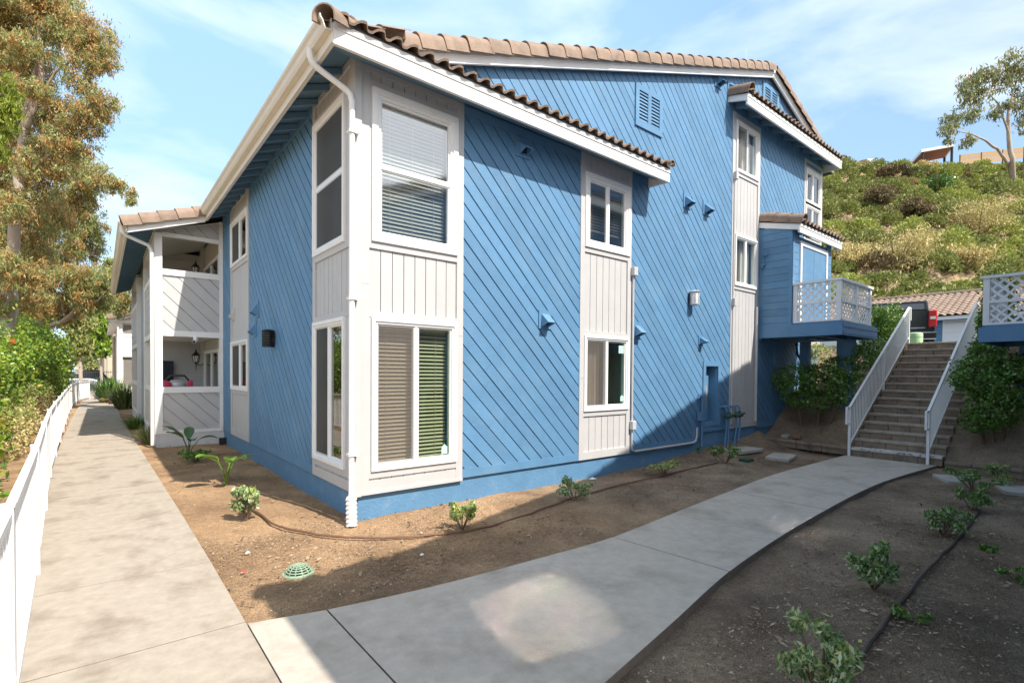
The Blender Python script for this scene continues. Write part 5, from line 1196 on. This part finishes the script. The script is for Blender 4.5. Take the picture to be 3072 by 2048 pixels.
tree('eucalyptus_tree', 'largest eucalyptus, with rusty leaves, filling the upper left corner', [
    [(b1[0], b1[1], -.6, .20), tp(20, 690, 14.2, .165), tp(30, 560, 14.2, .14), tp(38, 430, 14.2, .12), tp(52, 310, 14.2, .105), tp(62, 250, 14.2, .08), tp(80, 180, 14.3, .065), tp(110, 40, 14.5, .05)],
    [tp(58, 290, 14.2, .10), tp(75, 235, 14.1, .09), tp(95, 180, 14.0, .07), tp(88, 60, 14, .04)],
    [tp(100, 215, 14, .035), tp(128, 165, 13.9, .03), tp(165, 140, 13.8, .015)],
    [tp(52, 330, 14.2, .06), tp(20, 290, 14.3, .05), tp(-40, 240, 14.4, .03)],
    [tp(40, 420, 14.2, .06), tp(80, 380, 14.1, .04), tp(150, 330, 14, .02)]],
    [cl(15, 5, 14.2, 60, 40), cl(75, 0, 14, 60, 36), cl(130, 8, 14.1, 50, 30), cl(-20, 40, 14.5, 90, 80), cl(60, 60, 14.8, 85, 75), cl(140, 50, 14.2, 75, 65), cl(200, 90, 14, 60, 60), cl(235, 130, 14, 38, 38), cl(40, 150, 15, 80, 60), 

     cl(185, 175, 13.9, 42, 45), cl(118, 265, 14.8, 55, 55), cl(230, 240, 14, 42, 35), cl(190, 270, 14, 60, 40), cl(20, 260, 15, 70, 60), cl(160, 330, 14, 60, 40), cl(100, 350, 14.9, 70, 50), cl(60, 420, 15, 70, 60), cl(20, 380, 15, 60, 60), cl(10, 520, 15, 60, 60), cl(60, 560, 15.2, 60, 60), cl(130, 500, 14.9, 45, 45), cl(10, 140, 14, 50, 60), cl(30, 470, 13.6, 45, 40), cl(60, 380, 13.6, 32, 36), cl(20, 620, 13.6, 45, 45), cl(80, 640, 14, 40, 40), cl(30, 210, 13.5, 36, 36), cl(90, 210, 13.6, 34, 26), cl(60, 110, 13.6, 44, 32), cl(140, 390, 14, 40, 26), cl(0, 700, 14, 40, 30)],
    72000, .12, .026, 'euc', 71, m2='euc_thin', f2=.85, sub=52, spread=.16)
tree('eucalyptus_tree', 'lime-green weeping branches of a tree at the far left edge', [[tp(-160, 800, 10, .12), tp(-120, 400, 10, .08), tp(-50, 200, 10, .04), tp(10, 220, 10, .012)]],
    [cl(0, 205, 10, 45, 32), cl(20, 260, 10, 30, 38), cl(-20, 290, 10, 40, 30), cl(2, 345, 10, 20, 35), cl(-60, 250, 10, 60, 60)], 5500, .13, .024, 'euc_lime', 72, sub=26, spread=.2, droop=.8)
b2 = atD(97, 830, 23); b2[2] = -.6
tree('eucalyptus_tree', 'slender pale-trunked eucalyptus behind the first, with an arching bare limb', [
    [(b2[0], b2[1], -.6, .20), tp(98, 740, 23, .18), tp(104, 640, 23, .15), tp(112, 540, 23, .13), tp(122, 460, 23, .10), tp(140, 380, 23, .06), tp(150, 290, 23, .03)],
    [tp(100, 755, 23, .10), tp(150, 735, 22.5, .09), tp(185, 700, 22, .06), tp(225, 690, 21.6, .04), tp(262, 650, 21.5, .02)],
    [tp(150, 732, 22.5, .03), tp(140, 690, 22.4, .02), tp(115, 660, 22.4, .012)], [tp(180, 702, 22, .03), tp(180, 640, 22, .02), tp(172, 600, 22, .01)],
    [tp(118, 480, 23, .06), tp(180, 450, 22.6, .04), tp(250, 385, 22, .02)], [tp(112, 560, 23, .04), tp(150, 540, 23, .03), tp(190, 500, 23, .015)]],
    [cl(170, 380, 23, 50, 30), cl(215, 410, 22.5, 45, 35), cl(262, 425, 22, 26, 20), cl(298, 452, 22, 18, 22), cl(180, 450, 23, 50, 40), cl(200, 510, 23, 42, 40), cl(140, 480, 23.4, 50, 40), cl(120, 580, 23.6, 55, 50), cl(190, 560, 23, 45, 40), cl(60, 640, 23.5, 60, 50), cl(150, 650, 22.4, 60, 40), cl(205, 640, 22, 50, 35), cl(210, 690, 22, 45, 30), cl(250, 660, 21.6, 35, 30), cl(280, 690, 21.5, 26, 35), cl(140, 710, 23.4, 50, 35), cl(60, 720, 23.6, 60, 40)],
    46000, .18, .038, 'euc_thin', 73, m2='euc', f2=.5, sub=50, spread=.16)
b3 = atD(30, 880, 19); b3[2] = -.7
tree('eucalyptus_tree', 'leaning grey trunk between the two big eucalyptus trees', [[(b3[0], b3[1], -.7, .22), tp(28, 700, 19, .2), tp(22, 600, 19, .17), tp(4, 500, 19, .14), tp(-30, 380, 19, .1)], [tp(26, 650, 19, .06), tp(62, 560, 19, .04), tp(80, 470, 19, .02)]],
    [cl(-20, 480, 19, 60, 60), cl(60, 500, 19.5, 60, 50), cl(20, 620, 20, 60, 50), cl(70, 600, 20, 55, 50), cl(10, 690, 20, 60, 40), cl(75, 690, 20, 50, 40)], 12000, .20, .04, 'euc', 74, m2='euc_thin', f2=.4, sub=40, spread=.2)
for k, (x, y, dpt, rr, lab) in enumerate(((232, 745, 48, 30, 'round green tree far behind the railing, left of the distant roofs'), (262, 620, 40, 26, 'thin drooping tree showing in the gap beside the porch eave'), (205, 790, 60, 28, 'low olive tree in front of the tan building'), (245, 700, 75, 22, 'flat-topped distant tree over the tan building'), (185, 735, 36, 34, 'bushy tree at the end of the shrubs'))):
    bb_ = atD(x, 840, dpt); bb_[2] = -.3
    cs = [cl(x-rr*.2, y+rr*1.2, dpt, rr*.8, rr*.6), cl(x+rr*.1, y+rr*1.9, dpt, rr*.7, rr*.6), cl(x-rr*.5, y+rr*.3, dpt, rr*.7, rr*.6), cl(x+rr*.4, y+rr*.2, dpt, rr*.65, rr*.6), cl(x, y-rr*.45, dpt, rr*.75, rr*.55)] + ([cl(x+18, y+50, 40, 20, 36), cl(x+5, y+95, 40, 24, 20), cl(x+26, y-20, 40, 10, 20)] if k == 1 else [])
    tree('distant_tree', lab, [[(bb_[0], bb_[1], -.3, .13), tp(x, y+rr*.8, dpt, .1), tp(x, y, dpt, .05)]], cs, 5200, dpt*.009, dpt*.0030, ('shrub', 'euc_thin', 'euc_thin', 'hedge', 'scrub_g')[k], 80+k, 'far trees at the end of the walk', sub=30, spread=.22)

# ---------------------------------------------------------------- far end of the walk
NX = thing('apartment_building', 'white end of the next apartment block at the end of the walk, with tile roof', 'building', (-1.6, 30, -.35))
Fn = Face((0, 30, -.35), (1, 0, 0), (0, -1, 0)); mb = MB()
mb.box(-1.45, 3, 30.15, 44, -.6, 4.3); 
for a0, a1, b0, b1 in ((-1.60, -1.44, -.2, 4.85), (-1.44, 3, 3.98, 4.15), (-1.44, 3, 2.85, 3.0), (-1.44, 3, -.2, 1.1)): Fn.box(mb, a0, a1, b0, b1, -.2, 0)
for z in np.arange(3.0, 3.95, .2): Fn.box(mb, -1.44, 3, z, z+.19, -.16, -.02)
Fn.poly(mb, [(-1.6, 4.75), (1.5, 4.75), (1.5, 5.7), (-1.6, 4.85)], -.15, -.01); mb.build('wall', M['white'], NX)
mb = MB(); mb.prism([(-2.0, 29.6, 4.40), (2.5, 29.6, 5.96), (2.5, 29.6, 6.1), (-2.0, 29.6, 4.54)], (0, 15, 0)); nr = mb.build('roof', M['white'], NX)
mb = MB(); barrels(mb, (-2.05, 29.6, 4.62), (2.4, 29.6, 6.15), (0, 1, 0), TN, r=.15, expo=.42); mb.build('ridge_tiles', M['tile'], nr, smooth=True)
mb = MB(); mb.tube([(-2.05, 29.7, 4.45), (-1.95, 29.75, 4.36), (-1.66, 29.9, 4.22), (-1.64, 29.92, 4.1), (-1.64, 29.92, -.3)], .05, 8); mb.build('downspout', M['white'], NX, smooth=True)
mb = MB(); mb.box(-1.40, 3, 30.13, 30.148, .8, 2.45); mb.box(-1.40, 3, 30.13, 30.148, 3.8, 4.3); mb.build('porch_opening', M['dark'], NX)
TB = thing('tan_house', 'tan stucco house with one small window far behind the iron fence', 'house', (-2, 92, 0))
mb = MB(); mb.prism([(-5.2, 92, -.6), (6, 92, -.6), (6, 92, 9.3), (-5.2, 92, 5.7)], (0, 12, 0)); mb.build('wall', M['stucco'], TB)
mb = MB(); mb.prism([(-5.7, 91.6, 5.55), (6, 91.6, 9.35), (6, 91.6, 9.6), (-5.7, 91.6, 5.85)], (0, 13, 0)); mb.build('roof', M['cream'], TB)
wn = MB(); wn.box(-4.3, -2.9, 91.93, 91.99, 3.2, 4.5); wo = wn.build('window', M['white'], TB); wn = MB(); wn.box(-4.2, -3.4, 91.90, 91.929, 3.6, 4.45); wn.build('pane', M['dark'], wo)
wn = MB(); wn.box(-4.9, -2.4, 91.4, 91.99, 4.65, 4.8); wn.build('awning', M['tile_dark'], TB)
IF = thing('iron_fence', 'dark iron picket fence along the street at the end of the walk', 'fence', (-3, 56, 0))
mb = MB()
for x in np.arange(-9, 4, .16): mb.box(x-.012, x+.012, 55.99, 56.01, -.3, 1.75)
mb.build('pickets', M['iron'], IF); mb = MB(); mb.box(-9, 4, 55.985, 56.015, .1, .16); mb.box(-9, 4, 55.985, 56.015, 1.5, 1.56); mb.build('rails', M['iron'], IF)
def car(x, y, m, lab, h=1.5):
    t = thing('parked_car', lab, 'car', (x, y, -.07), 'cars parked beyond the iron fence'); z = -.07
    mb = MB(); mb.prism([(x-2.2, y, z+.3), (x+2.2, y, z+.3), (x+2.25, y, z+.75), (x+1.6, y, z+.92), (x-1.5, y, z+.95), (x-2.2, y, z+.85)], (0, 1.75, 0)); mb.build('body', M[m], t, bevel=.06)
    mb = MB(); mb.prism([(x-1.4, y+.08, z+.93), (x+1.3, y+.08, z+.91), (x+.7, y+.18, z+h-.06), (x-.9, y+.18, z+h-.06)], (0, 1.5, 0)); mb.build('windows', M['carblack'], t, bevel=.04)
    mb = MB(); mb.box(x-.9, x+.7, y+.15, y+1.55, z+h-.055, z+h); mb.build('roof', M[m], t)
    for xx in (x-1.4, x+1.4):
        for yy in (y-.02, y+1.6): mb = MB(); mb.tube([(xx, yy, z+.32), (xx, yy+.2, z+.32)], .32, 16); mb.build('wheel', M['tyre'], t)
car(-4.9, 62, 'carsilver', 'silver car parked at the street, partly behind the shrubs', 1.45); car(-3.0, 66.5, 'carblack', 'dark car parked behind the silver one at the street', 1.8)

# ---------------------------------------------------------------- upper level: truck, cabinet, garages
TZ = 2.62
TK = thing('pickup_truck', 'black pickup truck parked at the head of the stairs, seen from behind', 'truck', (19.4, -.6, TZ))
tx, ty0, ty1 = 19.35, -1.62, .38
mb = MB(); mb.prism([(tx+.06, ty0+.03, TZ+.55), (tx+5.6, ty0+.03, TZ+.55), (tx+5.6, ty0+.03, TZ+1.15), (tx+4.2, ty0+.03, TZ+1.25), (tx+2.1, ty0+.03, TZ+1.28), (tx+.06, ty0+.03, TZ+1.38)], (0, ty1-ty0-.06, 0)); mb.build('body', M['carblack'], TK, bevel=.05)
mb = MB(); mb.prism([(tx+1.9, ty0+.12, TZ+1.27), (tx+4.1, ty0+.12, TZ+1.24), (tx+3.6, ty0+.2, TZ+1.92), (tx+2.1, ty0+.2, TZ+1.95)], (0, ty1-ty0-.24, 0)); mb.build('cab', M['carblack'], TK, bevel=.06)
mb = MB(); mb.prism([(tx+1.93, ty0+.3, TZ+1.40), (tx+2.05, ty0+.3, TZ+1.82), (tx+2.04, ty0+.3, TZ+1.84), (tx+1.91, ty0+.3, TZ+1.40)], (0, ty1-ty0-.6, 0)); mb.build('rear_window', M['glass_mirror'], TK)
mb = MB(); mb.box(tx+.0, tx+.07, ty0+.24, ty1-.24, TZ+.66, TZ+1.40); mb.box(tx-.03, tx+.1, ty0+.22, ty1-.22, TZ+1.385, TZ+1.425); tg = mb.build('tailgate', M['carblack'], TK, bevel=.02)
mb = MB(); mb.box(tx-.012, tx+.0, ty0+.5, ty1-.5, TZ+.95, TZ+1.25); mb.build('tailgate_panel', M['carblack'], tg, bevel=.02)
mb = MB(); mb.tube([(tx-.02, -.62, TZ+1.22), (tx-.02, -.42, TZ+1.22)], .03, 8); mb.build('handle', M['black_plastic'], tg)
mb = MB()
for k in range(9): mb.box(tx-.014, tx-.002, ty0+.30+k*.042, ty0+.332+k*.042, TZ+.765, TZ+.79)
mb.build('badge', M['chrome'], tg)
for y0, y1 in ((ty0, ty0+.2), (ty1-.2, ty1)):
    mb = MB(); mb.box(tx-.015, tx+.25, y0-.01, y1+.01, TZ+.80, TZ+1.36); tl_ = mb.build('taillight', M['red'], TK, bevel=.03)
    mb = MB(); mb.box(tx-.022, tx-.012, y0+.02, y1-.03, TZ+1.06, TZ+1.15); mb.build('reverse_lamp', M['lampglass'], tl_)
mb = MB(); mb.box(tx-.14, tx+.06, ty0-.01, ty1+.01, TZ+.40, TZ+.60); mb.build('bumper', M['black_plastic'], TK, bevel=.03)
mb = MB(); mb.box(tx-.15, tx+.03, ty0-.012, ty1+.012, TZ+.59, TZ+.625); mb.tube([(tx-.15, ty0+.0, TZ+.38), (tx-.15, ty0+.35, TZ+.38), (tx-.15, ty0+.42, TZ+.50)], .018, 6); mb.build('bumper_trim', M['chrome'], TK)
for y0 in (ty0+.03, ty1-.28):
    for xx in (tx+1.05, tx+4.6): mb = MB(); mb.tube([(xx, y0, TZ+.38), (xx, y0+.25, TZ+.38)], .38, 20); wh = mb.build('wheel', M['tyre'], TK); mb = MB(); mb.tube([(xx, y0-.006, TZ+.38), (xx, y0+.256, TZ+.38)], .21, 14); mb.build('rim', M['steel'], wh)
mb = MB(); mb.box(tx+.5, tx+4.8, ty0+.45, ty1-.45, TZ+.34, TZ+.55); mb.tube([(tx+.1, -.9, TZ+.3), (tx+.8, -.9, TZ+.3)], .04, 8); mb.build('underbody', M['iron'], TK)
TK.rotation_euler.z = R(13)
up_ = at(2748, 1030, 16.2)
t = thing('utility_pedestal', 'pale green round-topped utility pedestal on the grass at the head of the stairs', 'utility box', (up_[0], up_[1], 2.58))
mb = MB(); mb.box(up_[0]-.3, up_[0]+.3, up_[1]-.3, up_[1]+.3, 2.5, 2.70); mb.build('pad', M['concrete'], t)
mb = MB(); mb.lathe((up_[0], up_[1], 2.70), [(.175, 0), (.175, .36), (.165, .40), (.13, .425), (.03, .43)], 24); mb.build('cabinet', M['utility'], t, smooth=True)
mb = MB(); mb.lathe((up_[0], up_[1], 2.71), [(.179, .26), (.179, .275), (.174, .276)], 24); mb.build('lid_seam', M['drain'], t)

GA = thing('garage_row', 'row of blue garages with white doors and a long tiled roof behind the truck', 'garage', (34, 0, 2.6)); GX = 34.0
mb = MB(); 
for z in np.arange(2.5, 4.95, .22): mb.box(GX-.03, GX, -20, 18, z, z+.205)
mb.box(GX, GX+6, -20, 18, 2.2, 4.98); mb.build('wall', M['blue'], GA)
mb = MB(); mb.box(GX-.5, GX-.44, -20.3, 18.3, 4.83, 5.02); mb.box(GX-.44, GX, -20.3, 18.3, 4.93, 4.98); mb.build('fascia', M['white'], GA)
yd = onplane(2165*K, 770*K, 0, GX)[1]
for k in range(-2, 5):
    y1 = yd-k*3.15; y0 = y1-2.6
    mb = MB(); mb.box(GX-.06, GX-.031, y1-.12, y1, 2.55, 4.83); mb.box(GX-.06, GX-.031, y0, y0+.12, 2.55, 4.83); mb.box(GX-.06, GX-.031, y0+.12, y1-.12, 4.70, 4.83)
    o = mb.build('door_casing', M['white'], GA); mb = MB()
    for q in range(4): mb.box(GX-.05, GX-.032, y0+.12, y1-.12, 2.55+q*.535, 2.55+q*.535+.528)
    mb.build('garage_door', M['white'], o)
mb = MB(); s4 = np.array((1, 0, .40))/math.hypot(1, .4); n4 = np.cross(s4, (0, 1, 0)); n4 = n4*np.sign(n4[2])
mb.prism([(GX-.5, -20.3, 5.02), (GX+3.6, -20.3, 6.66), (GX+7.7, -20.3, 5.02)], (0, 38.6, 0)); ro = mb.build('roof', M['tile_dark'], GA)
mb = MB(); stile(mb, (GX-.55, -20.3, 5.05), (0, 1, 0), s4, n4, 38.6, 4.4, pitch=.32, course=.40, seg=7, amp=.055); mb.build('roof_tiles', M['tile'], ro, smooth=True)
mb = MB(); barrels(mb, (GX+3.6, -20.3, 6.72), (GX+3.6, 18.3, 6.72), (1, 0, 0), (0, 0, 1), r=.15, expo=.45); mb.build('ridge_tiles', M['tile'], ro, smooth=True)

# ---------------------------------------------------------------- hillside
g = np.random.default_rng(31)
VS = {k_: [] for k_ in ('scrub_g', 'scrub_l', 'scrub_t', 'scrub_b')}
def mound(c, r, hgt, kind, n_, sz):
    d_ = g.normal(size=(n_, 3)); d_[:, 2] = abs(d_[:, 2])+.05; d_ /= np.linalg.norm(d_, axis=1)[:, None]
    rr = g.uniform(.72, 1.06, (n_, 1)); P_ = np.array(c)+d_*np.array((r, r, hgt))*rr
    a = d_+g.normal(0, .6, (n_, 3))+np.array((0, 0, .3)); a /= np.linalg.norm(a, axis=1)[:, None]
    b = np.cross(a, g.normal(size=(n_, 3))); b /= np.linalg.norm(b, axis=1)[:, None]
    s_ = sz*g.uniform(.6, 1.3, (n_, 1)); VS[kind].append(np.stack([P_-a*s_*.5, P_+b*s_*.22, P_+a*s_*.6, P_-b*s_*.22], 1).reshape(-1, 3))
cnt = 0
pos = []
for _ in range(9000):
    dpt = 35.5+37*g.random()**.9; lat = g.uniform(.52, 1.14)*dpt
    x = CAM[0]+fwh[0]*dpt+math.sin(YAW)*lat; y = CAM[1]+fwh[1]*dpt-math.cos(YAW)*lat
    if x < 41 or len(pos) > 1500: continue
    r = g.choice([.8, 1.1, 1.5, 2.0, 2.6], p=[.12, .22, .28, .22, .16])*g.uniform(.85, 1.15)
    if any((x-a)**2+(y-b)**2 < (.62*(r+c))**2 for a, b, c in pos): continue
    pos.append((x, y, r))
for x, y, r in pos:
    z = float(gh(x, y)); dpt = (x-CAM[0])*fwh[0]+(y-CAM[1])*fwh[1]; q = math.sin(x*.37+1.1)*math.cos(y*.31)+.6*math.sin(x*.11-y*.17)+g.normal(0, .45)
    kind = 'scrub_g' if q < .15 else 'scrub_l'
    if q > 1.6: kind = 'scrub_t'
    if q < -1.45: kind = 'scrub_b'
    if (dpt-36)/36 > .84 and g.random() < .4: kind = g.choice(['scrub_t', 'scrub_b', 'scrub_g'])
    mound((x, y, z-.1), r*.92, r*g.uniform(.75, 1.05), kind, int(330*r**1.4), .24+.0016*dpt)
    mound((x+g.normal(0, r*.4), y+g.normal(0, r*.4), z+r*.25), r*.55, r*.65, kind, int(130*r**1.4), .24+.0016*dpt)
for kind, arr in VS.items():
    tag(leaf_obj('hillside_scrub', np.concatenate(arr), LEAF[kind]), {'scrub_g': 'olive green scrub covering the hillside', 'scrub_l': 'bright yellow-green scrub in patches over the hillside', 'scrub_t': 'dry tan scrub patches on the hillside', 'scrub_b': 'brown dead brush on the upper hillside'}[kind], 'scrub', kind='stuff')
def hillpt(u, v):
    d_ = ray(u*K, v*K); s_ = 30.
    for _ in range(400):
        p = CAM+d_*s_
        if p[0] > 30 and p[2] < float(gh(p[0], p[1]))+.2: break
        s_ += .2
    return p
def drybush(u, v, r, lab, seed, m='scrub_t'):
    p = hillpt(u, v); t = thing('dry_bush', lab, 'bush', tuple(p-np.array((0, 0, .3))), 'dry bushes on the hillside')
    mb = MB(); gg = np.random.default_rng(seed)
    for k in range(12):
        a = gg.uniform(0, 6.28); mb.tube([p-np.array((0, 0, .4)), p+np.array((math.cos(a)*r*.4, math.sin(a)*r*.4, r*.45)), p+np.array((math.cos(a)*r*.7, math.sin(a)*r*.7, r*gg.uniform(.7, 1.1)))], [.05, .03, .015], 5)
    mb.build('stems', M['stem'], t)
    C = [p+np.array((gg.normal(0, r*.35), gg.normal(0, r*.35), r*gg.uniform(.3, .85))) for _ in range(7)]
    leaf_obj('foliage', leaves(4200, C, [(r*.55, r*.55, r*.42)]*7, .34, .085, up=.4, droop=0, sub=30, spread=.24, seed=seed), LEAF[m], t)
drybush(2245, 545, 3.6, 'largest straw-coloured dry bush in the middle of the slope', 91)
drybush(2060, 620, 3.0, 'pale dry bush low on the slope, right of the lattice balcony', 92)
drybush(1935, 610, 1.8, 'golden dry bush beside the closet corner at the foot of the slope', 93)
drybush(2215, 625, 2.0, 'small straw-coloured bush below the largest dry bush', 94)
drybush(2020, 480, 2.2, 'dark brown dead bush on the left of the slope', 95, 'scrub_b')
drybush(2150, 450, 2.2, 'dark green bush high on the slope', 96, 'hedge')
drybush(2090, 505, 1.7, 'amber bush on the left half of the slope', 97, 'scrub_b')
pt = hillpt(2328, 440)
TR = tree('eucalyptus_tree', 'lone airy eucalyptus with two white trunks on the right of the hillside', [
    [(pt[0], pt[1], pt[2]-.6, .30), tp(2325, 380, 62, .26), tp(2318, 320, 62, .22), tp(2316, 260, 62, .16), tp(2330, 200, 62, .08)],
    [(pt[0], pt[1], pt[2]+1.2, .20), tp(2312, 370, 62, .17), tp(2290, 342, 61.5, .15), tp(2262, 322, 61, .11), tp(2232, 308, 60.5, .07), tp(2190, 300, 60, .03)],
    [tp(2318, 310, 62, .14), tp(2305, 270, 62, .11), tp(2292, 240, 62, .08), tp(2268, 210, 62, .04)], [tp(2250, 318, 60.8, .05), tp(2215, 318, 60.5, .04), tp(2180, 328, 60.2, .02)]],
    [cl(2232, 190, 62, 30, 24), cl(2270, 170, 62, 34, 22), cl(2250, 220, 62, 30, 22), cl(2215, 225, 61, 22, 26), cl(2190, 275, 61, 28, 18), cl(2180, 300, 60, 24, 14), cl(2235, 262, 61, 26, 16), cl(2320, 150, 62, 30, 26), cl(2350, 165, 62, 30, 30), cl(2345, 230, 62, 26, 30), cl(2310, 245, 62, 24, 12), cl(2285, 260, 62, 16, 22), cl(2300, 190, 62, 24, 18), cl(2225, 325, 60, 20, 14), cl(2180, 325, 60, 14, 10), cl(2350, 285, 62, 18, 20)],
    5600, .55, .13, 'olive', 98, None, 'euc', .16, sub=26, spread=.22, droop=.6)
# pavilion, fences and a house on the ridge
def ridge(u, v, dpt): return atD(u, v, dpt)
PV_ = thing('shade_pavilion', 'open shade pavilion with a grey gable roof and red underside on the ridge', 'pavilion', tuple(ridge(2140, 395, 76)))
n0, n1 = ridge(2116, 350, 74), ridge(2192, 336, 74); f0, f1 = ridge(2090, 379, 80), ridge(2172, 362, 80)
up3 = np.array((0, 0, .42)); rp = MB(); rp.hexa([n0, n1, f1, f0, n0+up3, n1+up3, f1+up3, f0+up3]); rp.build('roof', M['steel'], PV_)
rp = MB(); dn = np.array((0, 0, -.07)); i_ = .06; q4 = [n0+(f1-n0)*i_, n1+(f0-n1)*i_, f1+(n0-f1)*i_, f0+(n1-f0)*i_]; rp.hexa([p_+dn for p_ in q4]+[p_+dn*.2 for p_ in q4]); rp.build('ceiling', M['redpaint'], PV_)
for p_ in (n0+(f1-n0)*.05, n1+(f0-n1)*.05, f1+(n0-f1)*.05, f0+(n1-f0)*.05): mb = MB(); mb.box(p_[0]-.14, p_[0]+.14, p_[1]-.14, p_[1]+.14, float(gh(p_[0], p_[1]))-1, p_[2]); mb.build('post', M['iron'], PV_)
def ridge_fence(name, lab, pts, dpt, h, m, post_m, slats, cat='fence'):
    q = [ridge(u, v, dpt) for u, v in pts]; t = thing(name, lab, cat, tuple(q[0]-np.array((0, 0, h))))
    for a, b in zip(q[:-1], q[1:]):
        k = max(1, int(np.linalg.norm(b-a)/2.6))
        for i_ in range(k+1):
            p = a+(b-a)*i_/k; mb = MB(); mb.box(p[0]-.06, p[0]+.06, p[1]-.06, p[1]+.06, p[2]-h-1.5, p[2]); mb.build('post', M[post_m], t)
        mb = MB(); dv = (b-a)
        for z in slats: mb.bar(a-np.array((0, 0, z)), b-np.array((0, 0, z)), .04, (h/len(slats))*.86 if m == 'wood' else .05)
        mb.build('slats' if m == 'wood' else 'rails', M[m], t)
        if m != 'wood':
            mb = MB(); k2 = int(np.linalg.norm(dv)/.35)
            for i_ in range(k2): p = a+dv*i_/k2; mb.box(p[0]-.012, p[0]+.012, p[1]-.012, p[1]+.012, p[2]-h, p[2])
            mb.build('mesh_wire', M[post_m], t)
ridge_fence('wooden_fence', 'tan horizontal-board fence along the ridge behind the lone eucalyptus', [(2205, 356), (2352, 338), (2440, 326)], 74, 1.6, 'wood', 'iron', (.2, .6, 1.0, 1.4))
ridge_fence('chain_link_fence', 'grey chain-link fence running down the ridge left of the pavilion', [(1900, 402), (1950, 397), (2060, 380), (2092, 374)], 73, 1.3, 'steel', 'steel', (.03, 1.25))
ho = ridge(1960, 396, 84); t = thing('ridge_house', 'low grey-roofed house just showing over the ridge beside the eave', 'house', tuple(ho-np.array((0, 0, 3))))
mb = MB(); mb.box(ho[0]-5, ho[0]+3, ho[1]-3, ho[1]+6, ho[2]-5, ho[2]-.4); mb.build('wall', M['stucco'], t)
mb = MB(); mb.prism([(ho[0]-5.6, ho[1]-3.5, ho[2]-.4), (ho[0]+3.6, ho[1]-3.5, ho[2]-.4), (ho[0]-1, ho[1]-3.5, ho[2]+.9)], (0, 10, 0)); mb.build('roof', M['steel'], t)
mb = MB(); mb.box(ho[0]-5.05, ho[0]-5.0, ho[1]-1, ho[1]+.2, ho[2]-1.6, ho[2]-.7); mb.build('window', M['dark'], t)
for o in list(col.objects):
    if o.type == 'MESH' and not o.name.startswith('ground'): pass
